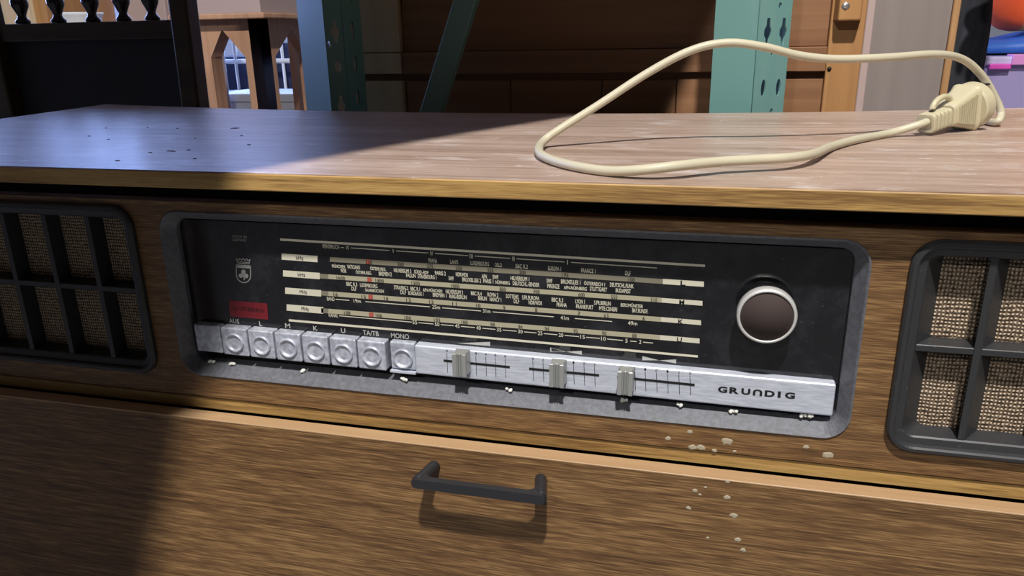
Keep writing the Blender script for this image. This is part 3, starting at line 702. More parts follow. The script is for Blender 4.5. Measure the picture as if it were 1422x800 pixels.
lp = [pc + ax_ * (-0.024 - 0.0105 + 0.0115 * math.cos(R_(a))) + v_ * (0.0075 + 0.0065 * math.sin(R_(a))) for a in range(-20, 201, 15)]
MB().tube(lp, 0.0021, 8).build('pull_loop', M['plug'], plug)
for sgn in (-1, 1):
    MB().lathe([(0.0, 0.0), (0.0022, 0.0), (0.0022, 0.019), (0.0014, 0.0215), (0.0, 0.022)], pc + ax_ * 0.007 + v_ * sgn * 0.0115, ax_, 14).build('pin', M['pin'], plug)

# ---------------------------------------------------------------- rack frame behind the console
rack = empty('rack_frame', (-0.2, 0.47, 0), 'green and blue painted steel rack frame with slotted uprights behind console', 'rack')
def keyhole(cx, cz, s, tilt=0.0):
    pts = [(-0.25, 1.0), (0.25, 1.0), (0.30, 0.45), (0.62, 0.15), (0.62, -0.25), (0.30, -0.5), (0.25, -1.0), (-0.25, -1.0), (-0.30, -0.5), (-0.62, -0.25), (-0.62, 0.15), (-0.30, 0.45)]
    return [(cx + a * s * 0.55, cz + b * s) for a, b in pts][::-1]
def oval(cx, cz, a, b): return [(cx + a * math.cos(R_(q)), cz + b * math.sin(R_(q))) for q in range(0, 360, 24)]
def upright(A, B, C, z1, holes, m_plain, m_slot):
    """plain face A-B, slotted face B-C, and a back flange from C"""
    A = Vector((*A, 0)); B = Vector((*B, 0)); C = Vector((*C, 0)); th = 0.002
    def face(name, p, q, hs, m):
        e = q - p; L = e.length; e.normalize(); n = Vector((e.y, -e.x, 0))
        Mx = Matrix(((e.x, 0, n.x, p.x), (e.y, 0, n.y, p.y), (0, 1, 0, 0), (0, 0, 0, 1)))
        return holed(name, [(0, 0), (L, 0), (L, z1), (0, z1)], hs(L) if hs else [], th, m, rack, Mx)
    face('upright_face', A, B, None, m_plain)
    face('slotted_face', B, C, holes, m_slot)
    back = (C - B).normalized(); inn = Vector((-back.y, back.x, 0))
    D = C + inn * 0.045
    face('upright_flange', C, D, None, m_slot)
g1 = P(990, 80, 0.47); g2 = P(1049, 80, 0.45); g3 = P(1093, 80, 0.475)
def green_holes(L):
    hs = []
    for k in range(-6, 6):
        for fx in (0.30, 0.78):
            z = 0.7925 + k * 0.106
            hs.append(oval(L * fx, z, 0.0030, 0.0088))
            hs.append(keyhole(L * fx, z + 0.056, 0.0135))
        hs.append(oval(L * 0.5, 0.8285 + k * 0.106, 0.002, 0.0035)[::-1]); hs.append(oval(L * 0.62, 0.768 + k * 0.106, 0.002, 0.003)[::-1])
    return hs
upright((g1.x, 0.47), (g2.x, 0.45), (g3.x, 0.475), 2.0, green_holes, M['rack'], M['rack'])
b1 = P(420, 80, 0.50); b2 = P(455, 80, 0.46); b3 = P(479, 80, 0.47); b4 = P(504, 80, 0.50)
def blue_holes(L):
    hs = []
    for k in range(-6, 4):
        z = 0.8305 + k * 0.086
        hs.append(oval(L * 0.55, z - 0.0125, 0.0040, 0.0060)); hs.append(keyhole(L * 0.55, z + 0.0270, 0.0125))
        hs.append(oval(L * 0.15, z + 0.0135, 0.0016, 0.0035))
    return hs
def blue_holes2(L):
    return [oval(L * 0.5, 0.7800 + k * 0.0400, 0.0028, 0.0105) for k in range(-8, 9)]
upright((b1.x, 0.50), (b2.x, 0.46), (b3.x, 0.47), 1.128, blue_holes, M['rack'], M['rack'])
e0 = Vector((b3.x, 0.47, 0)); e1 = Vector((b4.x, 0.50, 0)); e = (e1 - e0); L = e.length; e.normalize(); n = Vector((e.y, -e.x, 0))
holed('slotted_face', [(0, 0), (L, 0), (L, 1.128), (0, 1.128)], blue_holes2(L), 0.002, M['rack'], rack, Matrix(((e.x, 0, n.x, e0.x), (e.y, 0, n.y, e0.y), (0, 1, 0, 0), (0, 0, 0, 1))))
# diagonal brace and top beam
d0 = P(599, 150, 0.50); d1 = P(645, 0, 0.50); dv = (d1 - d0).normalized()
lo = d0 - dv * ((d0.z - 0.35) / dv.z); hi = d0 + dv * ((1.12 - d0.z) / dv.z)
br = MB(); sd = Vector((dv.z, 0, -dv.x)) * 0.0135
br.add([lo - sd, lo + sd, hi + sd, hi - sd, lo - sd + Vector((0, .016, 0)), lo + sd + Vector((0, .016, 0)), hi + sd + Vector((0, .016, 0)), hi - sd + Vector((0, .016, 0))],
       [(0, 1, 2, 3), (7, 6, 5, 4), (0, 4, 5, 1), (1, 5, 6, 2), (2, 6, 7, 3), (3, 7, 4, 0)])
br.build('diagonal_brace', M['rack'], rack, 0.002, 2)
MB().box(b1.x + 0.005, g2.x - 0.005, 0.472, 0.512, 1.110, 1.190).build('beam', M['rack'], rack, 0.002, 2)
MB().box(b1.x + 0.005, g2.x - 0.005, 0.472, 0.512, 0.330, 0.400).build('beam', M['rack'], rack, 0.002, 2)

# ---------------------------------------------------------------- wooden cabinet turned with its back to the console
YC = 0.60
cab = empty('wooden_cabinet', (-0.15, 0.8, 0), 'brown wooden cabinet with framed boarded back behind the rack', 'cabinet')
cx0, cx1 = -0.515, 0.1655
MB().box(cx0, cx1, YC + 0.012, YC + 0.45, 0.02, 1.45).build('cabinet_body', M['cab_dark'], cab)
zr1 = P(760, 70, YC).z; zr0 = P(760, 102, YC).z
# upper board, rail, lower boards with seams
MB().box(cx0 + 0.105, cx1 - 0.035, YC + 0.005, YC + 0.012, zr1, 1.42).build('upper_board', M['cab_dark'], cab, 0.001, 1)
MB().box(cx0 + 0.105, cx1 - 0.037, YC - 0.003, YC + 0.012, zr0, zr1).build('rail', M['cab_dark'], cab, 0.001, 1)
seams = [cx0 + 0.105, -0.2612, -0.1394, -0.045, 0.06, cx1 - 0.035]
for a, b in zip(seams, seams[1:]):
    MB().box(a + 0.0006, b - 0.0006, YC + 0.004, YC + 0.012, 0.06, zr0 - 0.0085).build('board', M['cab_dark'], cab, 0.0008, 1)
o = MB().box(cx0, cx0 + 0.1035, YC - 0.005, YC + 0.012, zr1 + 0.0005, 1.45).box(cx0, cx0 + 0.1035, YC - 0.005, YC + 0.012, zr0 + 0.001, zr1 - 0.0005).box(cx0, cx0 + 0.1035, YC - 0.005, YC + 0.012, 0.02, zr0 - 0.0085).build('stile', M['cab_tan'], cab, 0.001, 1)
o['label'] = 'pale tan stile'
MB().box(cx1 - 0.0375, cx1, YC - 0.006, YC + 0.012, 0.02, 1.45).build('stile', M['cab_stile'], cab, 0.001, 1)
kb = P(1176, 15, YC)
blk = MB().prism([(kb.x - 0.0150, YC - 0.006), (kb.x - 0.0120, YC - 0.026), (kb.x + 0.0120, YC - 0.026), (kb.x + 0.0150, YC - 0.006)], 0.060, 'z', P(1176, 29, YC - 0.02).z).build('latch_block', M['cab_stile'], cab, 0.002, 2)
sc_ = P(1174.5, 8.5, YC - 0.026)
MB().lathe([(0.0, -0.0014), (0.003, -0.0012), (0.0046, 0.0), (0.0046, 0.001)], (sc_.x, YC - 0.026, sc_.z), (0, 1, 0), 18).box(sc_.x - 0.0004, sc_.x + 0.0004, YC - 0.0280, YC - 0.0272, sc_.z - 0.003, sc_.z + 0.003).build('screw', M['screw'], blk)
nl = P(1151.5, 95.5, YC - 0.006)
MB().lathe([(0.0, -0.002), (0.0022, -0.0015), (0.0026, 0.0), (0.0026, 0.002)], (nl.x, YC - 0.006, nl.z), (0, 1, 0), 12).build('nail', M['crumb'], cab)

# grey board leaning beside the cabinet
gb = empty('grey_board', (0.21, 0.62, 0), 'tall greyish board with pale and orange pine edges beside cabinet', 'board')
ga = P(1197, 80, 0.61); gb_ = P(1312, 80, 0.61); gc = P(1322, 80, 0.61)
MB().box(ga.x + 0.008, gb_.x, 0.612, 0.630, 0.0, 1.35).build('panel', M['greyboard'], gb)
MB().box(ga.x - 0.001, ga.x + 0.008, 0.609, 0.632, 0.0, 1.35).build('edge_strip', M['pink_paint'], gb, 0.001, 1)
MB().box(gb_.x, gc.x, 0.606, 0.632, 0.0, 1.35).build('edge_strip', M['pine'], gb, 0.001, 1)

# ---------------------------------------------------------------- dark bench with spindle gallery on the left
YN = 0.52
bench = empty('spindle_bench', (-0.85, 0.6, 0), 'dark wooden high-backed bench with turned spindle gallery beside console', 'bench')
rz1 = P(120, 30.5, YN).z; rz0 = P(120, 56, YN).z
bxl = P(-12, 60, YN).x; bxr = P(258, 75, YN).x
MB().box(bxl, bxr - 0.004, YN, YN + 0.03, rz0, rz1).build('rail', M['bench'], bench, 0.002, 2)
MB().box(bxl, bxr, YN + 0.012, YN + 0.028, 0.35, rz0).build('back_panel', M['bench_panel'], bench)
def slant_post(xt, xb, zt_, zb_, wd):
    y0, y1 = YN - 0.008, YN + 0.018
    vs = [(xb - wd, y0, zb_), (xb + wd, y0, zb_), (xt + wd, y0, zt_), (xt - wd, y0, zt_), (xb - wd, y1, zb_), (xb + wd, y1, zb_), (xt + wd, y1, zt_), (xt - wd, y1, zt_)]
    MB().add(vs, [(0, 1, 2, 3), (7, 6, 5, 4), (0, 4, 5, 1), (1, 5, 6, 2), (2, 6, 7, 3), (3, 7, 4, 0)]).build('post', M['bench'], bench, 0.003, 2)
pt = P(250, 0, YN); pb = P(269, 150, YN); k = (pb.x - pt.x) / (pb.z - pt.z)
slant_post(pt.x + k * (1.17 - pt.z), pt.x + k * (0.0 - pt.z) if abs(k) < 0.1 else pb.x, 1.17, 0.0, 0.0140)
pl_ = P(-8, 60, YN); slant_post(pl_.x - 0.012, pl_.x + 0.010, 1.17, 0.0, 0.0165)
MB().box(bxl - 0.03, bxr + 0.02, YN - 0.01, YN + 0.05, 1.17, 1.20).build('rail', M['bench'], bench, 0.003, 2)
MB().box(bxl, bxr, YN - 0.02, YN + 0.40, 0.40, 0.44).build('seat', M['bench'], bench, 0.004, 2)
for px in (30, 80, 128, 171, 211):
    c = P(px, 20, YN + 0.02); h = 1.17 - rz1
    prof = [(0.0, 0.0), (0.0095, 0.0), (0.0100, 0.004), (0.0070, 0.007), (0.0055, 0.011), (0.0065, 0.014), (0.0110, 0.024), (0.0115, 0.030), (0.0085, 0.038), (0.0055, 0.046), (0.0060, 0.060), (0.0085, 0.12), (0.0060, 0.19), (0.0085, h - 0.05), (0.0060, h - 0.02), (0.0095, h - 0.005), (0.0095, h), (0, h)]
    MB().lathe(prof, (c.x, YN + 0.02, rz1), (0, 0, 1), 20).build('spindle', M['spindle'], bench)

# ---------------------------------------------------------------- gothic stand with painted drawer box
YS = 1.5
stand = empty('gothic_stand', (-1.5, 1.65, 0), 'wooden stand with pointed arch openings under a pinkish painted box', 'stand')
sA = P(266, 100, YS); sB = P(366, 100, YS); zt_ = P(320, 27, YS).z
def sp_(x, y): p = P(x, y, YS); return (p.x, p.z)
hl = [sp_(293, 80), sp_(308, 41), sp_(339, 80), sp_(348, 148), sp_(300, 145)]
hx0_, hx1_ = sp_(293, 80)[0], sp_(341, 80)[0]; hz_ = sp_(293, 80)[1]; hap = sp_(308, 41)
holed('arch_panel', [(sA.x, 0), (sB.x, 0), (sB.x, zt_), (sA.x, zt_)], [[(hx0_, 0.08), (hx1_, 0.08), (hx1_, hz_), hap, (hx0_, hz_)]], 0.05, M['stand_wood'], stand, Matrix.Translation((0, YS + 0.025, 0)) @ XZ)
SD = 0.34
YZm = Matrix(((0, 0, 1, 0), (1, 0, 0, 0), (0, 1, 0, 0), (0, 0, 0, 1)))
holed('arch_panel', [(YS, 0), (YS + SD, 0), (YS + SD, zt_), (YS, zt_)], [[(YS + 0.07, 0.08), (YS + SD - 0.09, 0.08), (YS + SD - 0.09, hz_), (YS + SD / 2, hap[1]), (YS + 0.07, hz_)]], 0.03, M['stand_wood'], stand, Matrix.Translation((sB.x - 0.015, 0, 0)) @ YZm)
holed('arch_panel', [(YS, 0), (YS + SD, 0), (YS + SD, zt_), (YS, zt_)], [[(YS + 0.07, 0.08), (YS + SD - 0.07, 0.08), (YS + SD - 0.07, hz_), (YS + SD / 2, hap[1]), (YS + 0.07, hz_)]], 0.03, M['stand_wood'], stand, Matrix.Translation((sA.x + 0.015, 0, 0)) @ YZm)
bx = MB().box(sA.x - 0.02, sB.x + 0.03, YS - 0.03, YS + SD - 0.03, zt_ + 0.012, zt_ + 0.34).build('painted_box', M['pink_paint'], stand, 0.003, 2)
MB().box(sA.x - 0.025, sB.x + 0.04, YS - 0.034, YS + SD - 0.02, zt_, zt_ + 0.014).build('base_moulding', M['stand_wood'], stand, 0.003, 2)
# pink painted cupboard behind the bench, seen between the spindles
pk = empty('painted_cupboard', (-2.4, 2.1, 0), 'pinkish painted cupboard standing behind the spindle bench', 'cupboard')
pA = P(172, 15, 2.0); pB = P(243, 15, 2.0); pM = P(234, 15, 2.0)
MB().box(pA.x, pB.x, 2.0, 2.25, 0.0, 1.5).build('cupboard_body', M['pink_paint'], pk, 0.004, 2)
MB().box(pA.x + 0.02, pM.x, 1.985, 2.0, 0.10, 1.45).build('door', M['pink_paint'], pk, 0.003, 2)
# dark chest of brown wood and a white enamel tub further back
ch = empty('wooden_chest', (-2.7, 1.6, 0), 'brown wooden chest standing behind the dark bench', 'chest')
cA = P(-40, 10, 1.7); cB = P(108, 10, 1.7)
MB().box(cA.x, cB.x - 0.12, 1.7, 2.0, 0.0, 1.10).build('chest_body', M['cab_stile'], ch, 0.004, 2)
MB().box(cA.x - 0.02, cB.x - 0.10, 1.68, 2.02, 1.10, 1.13).build('chest_lid', M['bench'], ch, 0.004, 2)
MB().box(cA.x + 0.04, cB.x - 0.16, 1.690, 1.70, 0.3, 1.04).build('front_panel', M['cab_tan'], ch, 0.003, 2)
tb = P(103, 24, 1.60)
tu = MB().lathe([(0.0, 0.0), (0.04, 0.0), (0.055, 0.04), (0.064, 0.075), (0.068, 0.08), (0.066, 0.083), (0.060, 0.075), (0.05, 0.04), (0.036, 0.010), (0.0, 0.008)], (tb.x, 1.62, tb.z - 0.07), (0, 0, 1), 32).build('enamel_basin', M['white'])
tag(tu, 'round white enamel basin glimpsed behind the spindles', 'basin')
st = empty('stool', (tb.x, 1.62, 0), 'plain wooden stool carrying the white enamel basin', 'stool')
MB().box(tb.x - 0.10, tb.x + 0.10, 1.52, 1.72, tb.z - 0.10, tb.z - 0.07).build('seat', M['cab_tan'], st, 0.004, 2)
for a in (-1, 1):
    for b in (-1, 1): MB().box(tb.x + a * 0.08 - 0.012, tb.x + a * 0.08 + 0.012, 1.62 + b * 0.08 - 0.012, 1.62 + b * 0.08 + 0.012, 0, tb.z - 0.10).build('leg', M['cab_tan'], st)
# white wire roll cage with dark bundles, on the daylight side
YW = 2.9
cg = empty('wire_cage', (-2.2, 3.0, 0), 'white wire roll cage seen through the pointed arches', 'roll cage')
wA = P(285, 100, YW).x - 0.2; wB = P(425, 100, YW).x + 0.1
zc0, zc1 = P(340, 128, YW).z, P(340, 30, YW).z
wx = wA
while wx < wB:
    MB().tube([(wx, YW, 0.12), (wx, YW, zc1)], 0.007, 8).build('wire', M['white'], cg); wx += 0.062
for z in (0.15, 0.35, zc0 + 0.0, zc0 + 0.14, zc1):
    MB().tube([(wA - 0.02, YW, z), (wB + 0.02, YW, z)], 0.011, 8).build('wire', M['white'], cg)
for x in (wA, wB):
    MB().box(x - 0.015, x + 0.015, YW, YW + 0.6, 0.10, 0.14).box(x - 0.015, x + 0.015, YW + 0.57, YW + 0.6, 0.1, zc1).build('side_frame', M['white'], cg)
MB().box(wA, wB, YW, YW + 0.6, 0.08, 0.12).build('cage_floor', M['white'], cg)
for x in (wA + 0.05, wB - 0.05):
    for y in (YW + 0.05, YW + 0.55): MB().lathe([(0.0, -0.015), (0.036, -0.015), (0.042, -0.008), (0.042, 0.008), (0.036, 0.015), (0.0, 0.015)], (x, y, 0.042), (1, 0, 0), 20).build('castor', M['black'], cg)
for i, (xa, xb, zt2) in enumerate(((wA + 0.05, wA + 0.42, zc0 + 0.16), (wA + 0.48, wB - 0.05, zc0 + 0.22))):
    o = MB().box(xa, xb, YW + 0.10, YW + 0.5, 0.12, zt2).build('dark_crate', M['navy'], None, 0.02, 3)
    tag(o, 'dark navy crate inside the white wire cage, %s of the two' % ('lower' if i == 0 else 'taller'), 'crate')
# white planks lying on a trestle in front of the cage
YQ = 2.3
for i in range(3):
    a = P(292, 130, YQ + 0.0); b = P(440, 130, YQ); a.z -= 0.031 * i
    o = MB().box(a.x, b.x, YQ - 0.02 + i * 0.01, YQ + 0.28, a.z - 0.030, a.z).build('white_plank', M['white'], None, 0.003, 2)
    tag(o, ('topmost', 'middle', 'lowest')[i] + ' white plank of the stack on the trestle behind the arches', 'plank', 'white planks on the trestle')
    if i == 2: tz = a.z - 0.030; ta, tb2 = a.x, b.x
tr = empty('trestle', ((ta + tb2) / 2, YQ + 0.12, 0), 'white trestle under the stacked white planks', 'trestle')
MB().box(ta + 0.02, tb2 - 0.02, YQ + 0.05, YQ + 0.20, tz - 0.05, tz).build('beam', M['white'], tr)
for x in (ta + 0.06, tb2 - 0.06):
    for yy in (0.02, 0.23):
        MB().box(x - 0.02, x + 0.02, YQ + yy - 0.02, YQ + yy + 0.02, 0, tz - 0.04).build('leg', M['white'], tr)
# black board wedged between stand and rack
bk = MB().box(P(378, 15, 1.95).x, P(424, 15, 1.95).x, 1.95, 1.98, 0.0, 0.0).v
bb = empty('black_screen', (-1.25, 1.95, 0), 'narrow black folding screen hanging beside the stand box', 'screen')
q0 = P(377, 15, 1.95); q1 = P(396, 15, 1.95); q2 = P(404, 15, 1.95); q3 = P(424, 20, 1.95); zq = P(385, 32, 1.95).z; zq2 = P(415, 52, 1.95).z
MB().box(q0.x, q1.x, 1.95, 1.97, zq, 1.6).build('leaf', M['black'], bb)
MB().box(q2.x, q3.x, 1.95, 1.97, zq2, 1.6).build('leaf', M['black'], bb)
MB().box(q0.x, q3.x, 1.97, 2.0, 1.55, 1.62).build('top_bar', M['cab_stile'], bb)
MB().box(q1.x, q2.x, 1.945, 1.985, 0.0, 1.6).build('post', M['stand_wood'], bb)

# ---------------------------------------------------------------- things at the right: storage box, tarp, orange bag
YX = 1.9
bA = P(1352, 110, YX); bB = bA.x + 0.46; zl = P(1390, 84, YX).z; zlid = P(1390, 77.5, YX + 0.05).z
sbx = empty('storage_box', (bA.x + 0.23, YX + 0.2, 0.0), 'lilac see-through plastic storage box with pink latches behind console', 'storage box')
MB().loft([[(bA.x + 0.03, YX + 0.02, 0.44), (bB - 0.03, YX + 0.02, 0.44), (bB - 0.03, YX + 0.36, 0.44), (bA.x + 0.03, YX + 0.36, 0.44)], [(bA.x, YX, zl - 0.012), (bB, YX, zl - 0.012), (bB, YX + 0.4, zl - 0.012), (bA.x, YX + 0.4, zl - 0.012)]], True, False).build('tub', M['lilac'], sbx, 0.008, 3)
MB().box(bA.x - 0.012, bB + 0.012, YX - 0.012, YX + 0.412, zl - 0.012, zlid).build('lid', M['lid'], sbx, 0.006, 3)
lz1 = P(1380, 90, YX).z; lz0 = P(1380, 96, YX).z
for xx in (P(1371, 92, YX).x, P(1371, 92, YX).x + 0.27):
    MB().box(xx, xx + 0.050, YX - 0.020, YX - 0.006, lz0, lz1 + 0.003).build('latch', M['pink'], sbx, 0.003, 2)
    MB().box(xx + 0.050, xx + 0.098, YX - 0.020, YX + 0.03, lz1, zlid + 0.005).build('lid_clip', M['pink_lid'], sbx, 0.002, 2)
lt = empty('low_table', (bA.x + 0.23, YX + 0.2, 0), 'low wooden table under the lilac storage box', 'table')
MB().box(bA.x - 0.05, bB + 0.05, YX - 0.05, YX + 0.6, 0.40, 0.44).build('tabletop', M['cab_tan'], lt, 0.004, 2)
for a in (bA.x, bB):
    for b in (YX, YX + 0.55): MB().box(a - 0.02, a + 0.02, b - 0.02, b + 0.02, 0, 0.40).build('leg', M['cab_tan'], lt)
# folded blue tarp on the box
tp = MB(); nxp = 16
za = zlid + 0.0062
loops = []
for i in range(nxp + 1):
    t = i / nxp; x = bA.x + 0.0 + 0.44 * t
    hgt = 0.020 + 0.032 * min(1, t * 2.0) + 0.003 * math.sin(t * 17)
    loops.append([(x, YX + 0.05 + 0.01 * math.sin(t * 9), za), (x, YX + 0.05 + 0.012 * math.sin(t * 9), za + hgt * 0.7), (x, YX + 0.08, za + hgt), (x, YX + 0.36, za + hgt), (x, YX + 0.38, za)])
tp.loft(loops, True, True, True)
tag(tp.build('blue_tarp', M['blue']), 'folded blue tarp on the lilac storage box', 'tarp')
# orange padded bag
ob = MB(); oc = Vector((P(1376, 30, YX + 0.1).x + 0.26, YX + 0.22, za + 0.052 + 0.20)); loops = []
for i in range(1, 20):
    th = math.pi * i / 20; sn = math.sin(th) ** 0.22
    loops.append([oc + Vector((0.26 * sn * math.cos(q) * (1 + 0.02 * math.sin(5 * q + th * 3)), 0.15 * sn * math.sin(q), -0.20 * math.copysign(abs(math.cos(th)) ** 0.8, math.cos(th)))) for q in [2 * math.pi * k / 32 for k in range(32)]])
ob.loft(loops, True, True, True)
bag = ob.build('orange_bag', M['orange']); tag(bag, 'bulging orange red bag with yellow stripe on the blue tarp', 'bag')

# ---------------------------------------------------------------- person in dark jeans behind the grey board
def skinned(name, joints, bones, m, parent=None, sub=2):
    names = list(joints); me = bpy.data.meshes.new(name)
    me.from_pydata([joints[k][0] for k in names], [(names.index(a), names.index(b)) for a, b in bones], [])
    o = bpy.data.objects.new(name, me); col.objects.link(o)
    sk = o.modifiers.new('skin', 'SKIN'); sk.use_smooth_shade = True
    if not me.skin_vertices: bpy.context.view_layer.update()
    for i, k in enumerate(names):
        r = joints[k][1]; me.skin_vertices[0].data[i].radius = r if isinstance(r, tuple) else (r, r)
        me.skin_vertices[0].data[i].use_root = (i == 0)
    s = o.modifiers.new('sub', 'SUBSURF'); s.levels = sub; s.render_levels = sub
    dg = bpy.context.evaluated_depsgraph_get(); dg.update()
    m2 = bpy.data.meshes.new_from_object(o.evaluated_get(dg)); bpy.data.objects.remove(o)
    m2.materials.clear(); m2.materials.append(m)
    for p in m2.polygons: p.use_smooth = True
    ob_ = bpy.data.objects.new(name, m2); col.objects.link(ob_)
    if parent is not None: ob_.parent = parent; ob_.matrix_parent_inverse = Matrix.Translation(-root_loc(parent))
    return ob_
YH = 1.45
lg = P(1384, 38, YH).x - 0.096              # visible leg
px_ = lg - 0.095
per = empty('person', (px_, YH, 0), 'person in dark jeans standing behind the grey board', 'person')
def J(dx, dy, z): return (px_ + dx, YH + dy, z)
jb = {'pelvis': (J(0, 0, 0.95), 0.13), 'waist': (J(0, 0, 1.08), 0.125), 'chest': (J(0, 0, 1.30), (0.17, 0.12)), 'neck0': (J(0, 0.01, 1.46), 0.06), 'neck': (J(0, 0, 1.53), 0.055), 'head0': (J(0, -0.01, 1.60), 0.085), 'head1': (J(0, -0.01, 1.68), 0.095), 'head2': (J(0, 0, 1.74), 0.07),
      'hipL': (J(-0.09, 0, 0.90), 0.085), 'kneeL': (J(-0.10, -0.01, 0.49), 0.055), 'ankL': (J(-0.10, 0.02, 0.09), 0.038), 'toeL': (J(-0.11, -0.13, 0.04), 0.035),
      'hipR': (J(0.09, 0, 0.90), 0.085), 'kneeR': (J(0.10, -0.01, 0.49), 0.055), 'ankR': (J(0.10, 0.02, 0.09), 0.038), 'toeR': (J(0.11, -0.13, 0.04), 0.035)}
bb_ = [('pelvis', 'waist'), ('waist', 'chest'), ('chest', 'neck0'), ('neck0', 'neck'), ('neck', 'head0'), ('head0', 'head1'), ('head1', 'head2')]
for s in 'LR': bb_ += [('pelvis', 'hip' + s), ('hip' + s, 'knee' + s), ('knee' + s, 'ank' + s), ('ank' + s, 'toe' + s)]
for s, q in (('L', -1), ('R', 1)):
    jb['sh' + s] = (J(q * 0.18, 0, 1.41), 0.058); jb['el' + s] = (J(q * 0.22, 0.02, 1.12), 0.042); jb['wr' + s] = (J(q * 0.17, -0.16, 0.99), 0.028); jb['pm' + s] = (J(q * 0.14, -0.22, 0.99), (0.036, 0.018))
    bb_ += [('chest', 'sh' + s), ('sh' + s, 'el' + s), ('el' + s, 'wr' + s), ('wr' + s, 'pm' + s)]
    for i, (dx, ln_) in enumerate(((-0.028, 0.055), (-0.010, 0.070), (0.008, 0.066), (0.026, 0.05))):
        jb['f%d%s' % (i, s)] = (J(q * 0.13 + dx, -0.26, 0.985), 0.0095); jb['g%d%s' % (i, s)] = (J(q * 0.125 + dx, -0.26 - ln_ * 0.6, 0.965), 0.008)
        bb_ += [('pm' + s, 'f%d%s' % (i, s)), ('f%d%s' % (i, s), 'g%d%s' % (i, s))]
    jb['t0' + s] = (J(q * 0.14 - q * 0.045, -0.215, 0.985), 0.010); bb_.append(('pm' + s, 't0' + s))
skinned('body', jb, bb_, M['skin'], per)
tj = {'pelvis': (J(0, 0, 0.96), 0.145)}
tj['waist'] = (J(0, 0, 1.06), 0.145); tbn = [('pelvis', 'waist')]
for s, q in (('L', -1), ('R', 1)):
    for nme, dx, dy, z, r in (('h', 0.095, 0, 0.88, 0.098), ('t', 0.096, -0.005, 0.78, 0.088), ('k', 0.098, -0.012, 0.55, 0.070), ('k2', 0.098, -0.005, 0.45, 0.068), ('c', 0.10, 0.015, 0.30, 0.066), ('a', 0.10, 0.02, 0.075, 0.058)):
        tj[nme + s] = (J(q * dx, dy, z), r)
    tbn += [('pelvis', 'h' + s), ('h' + s, 't' + s), ('t' + s, 'k' + s), ('k' + s, 'k2' + s), ('k2' + s, 'c' + s), ('c' + s, 'a' + s)]
skinned('jeans', tj, tbn, M['denim'], per)
jj = {'chest': (J(0, 0, 1.30), (0.20, 0.145)), 'waist': (J(0, 0, 1.10), 0.165), 'hem': (J(0, 0, 1.0), 0.17), 'collar': (J(0, 0.01, 1.47), 0.08)}
jn = [('chest', 'waist'), ('waist', 'hem'), ('chest', 'collar')]
for s, q in (('L', -1), ('R', 1)):
    jj['sh' + s] = (J(q * 0.18, 0, 1.41), 0.078); jj['el' + s] = (J(q * 0.22, 0.02, 1.12), 0.058); jj['wr' + s] = (J(q * 0.175, -0.14, 0.995), 0.042)
    jn += [('chest', 'sh' + s), ('sh' + s, 'el' + s), ('el' + s, 'wr' + s)]
skinned('jacket', jj, jn, M['jacket'], per)
hh = MB(); hc = Vector(J(0, 0.015, 1.70)); loops = []
for i in range(1, 9):
    th = math.pi * 0.62 * i / 9
    loops.append([hc + Vector((0.105 * math.sin(th) * math.cos(q), 0.115 * math.sin(th) * math.sin(q), 0.105 * math.cos(th) + 0.02 + (0.05 if math.sin(q) < -0.3 and i > 5 else 0))) for q in [2 * math.pi * k / 20 for k in range(20)]])
hh.loft(loops, True, False, True); hh.build('hair', M['hair'], per)
fc = MB()
for q in (-1, 1): fc.lathe([(0, -0.008), (0.008, -0.005), (0.011, 0), (0.008, 0.005), (0, 0.008)], J(q * 0.032, -0.098, 1.66), (0, 1, 0), 10)
fc.build('eyes', M['hair'], per)
MB().loft([[J(-0.012, -0.095, 1.63), J(0.012, -0.095, 1.63), J(0.008, -0.095, 1.675), J(-0.008, -0.095, 1.675)], [J(-0.008, -0.120, 1.632), J(0.008, -0.120, 1.632), J(0.003, -0.104, 1.672), J(-0.003, -0.104, 1.672)]], True, True).build('nose', M['skin'], per, 0.003, 2)
MB().box(*(px_ - 0.024, px_ + 0.024), YH - 0.098, YH - 0.08, 1.600, 1.608).build('mouth', M['jacket'], per, 0.003, 2)
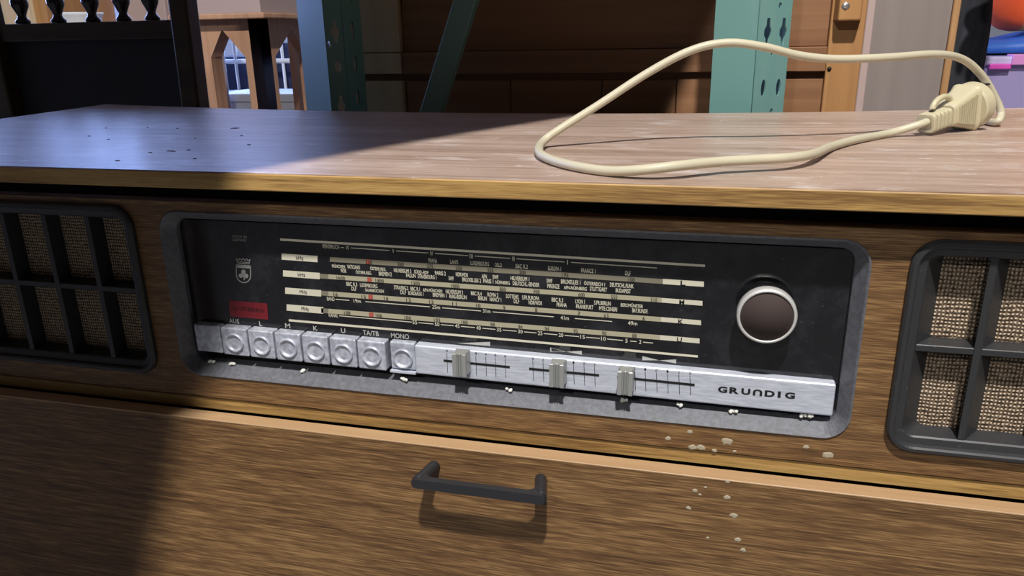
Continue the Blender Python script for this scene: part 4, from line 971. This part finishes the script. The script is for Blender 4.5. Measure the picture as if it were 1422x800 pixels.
for q in (-1, 1): MB().loft([[J(q * 0.095, -0.01 + 0.018 * math.cos(a), 1.655 + 0.03 * math.sin(a)) for a in [2 * math.pi * k / 12 for k in range(12)]], [J(q * 0.108, 0.0 + 0.014 * math.cos(a), 1.655 + 0.024 * math.sin(a)) for a in [2 * math.pi * k / 12 for k in range(12)]]], True, True, True).build('ear', M['skin'], per)
for q in (-1, 1):
    MB().loft([ [(px_ + q * 0.105 + 0.046 * math.cos(a), YH - 0.045 + 0.125 * math.sin(a), z) for a in [2 * math.pi * k / 20 for k in range(20)]] for z in (0.0, 0.03)] + [[(px_ + q * 0.102 + 0.040 * math.cos(a), YH - 0.03 + 0.095 * math.sin(a), 0.065) for a in [2 * math.pi * k / 20 for k in range(20)]]], True, True, True).build('shoe', M['shoe'], per)

# ---------------------------------------------------------------- what shades the left end: unseen plywood sheet added overhead to cast that shade, with props
dirv = Vector((0.347, 0.938, 0)); per_ = Vector((-0.938, 0.347, 0))
c0 = Vector((0.045, 0.385, 0)); c1 = c0 - dirv * 1.60; c2 = c1 + per_ * 1.3; c3 = c0 + per_ * 1.3
sh_ = MB().prism([(c.x, c.y) for c in (c0, c1, c2, c3)], 0.018, 'z', 1.2).build('added_shade_sheet', M['ply'])
tag(sh_, 'large plywood sheet added out of view to shade the left end of the console', 'plywood')
for k_, (sx0, sy0, lb) in enumerate(((-1.0, -0.05, 'slim wooden prop stand beside the spindle bench under the added shade sheet'), (-0.95, -0.80, 'slim wooden prop stand under the free aisle end of the added shade sheet'))):
    pp = empty('prop_stand', (sx0, sy0, 0), lb, 'stand', 'prop stands')
    MB().lathe([(0.0, 0.0), (0.16, 0.0), (0.16, 0.015), (0.03, 0.04), (0.0, 0.04)], (sx0, sy0, 0), (0, 0, 1), 24).build('foot', M['cab_dark'], pp)
    MB().lathe([(0.0, 0.04), (0.022, 0.04), (0.018, 0.6), (0.022, 1.17), (0.0, 1.17)], (sx0, sy0, 0), (0, 0, 1), 20).build('pole', M['cab_dark'], pp)
    MB().box(sx0 - 0.08, sx0 + 0.08, sy0 - 0.02, sy0 + 0.02, 1.17, 1.2).build('head', M['cab_dark'], pp, 0.003, 2)
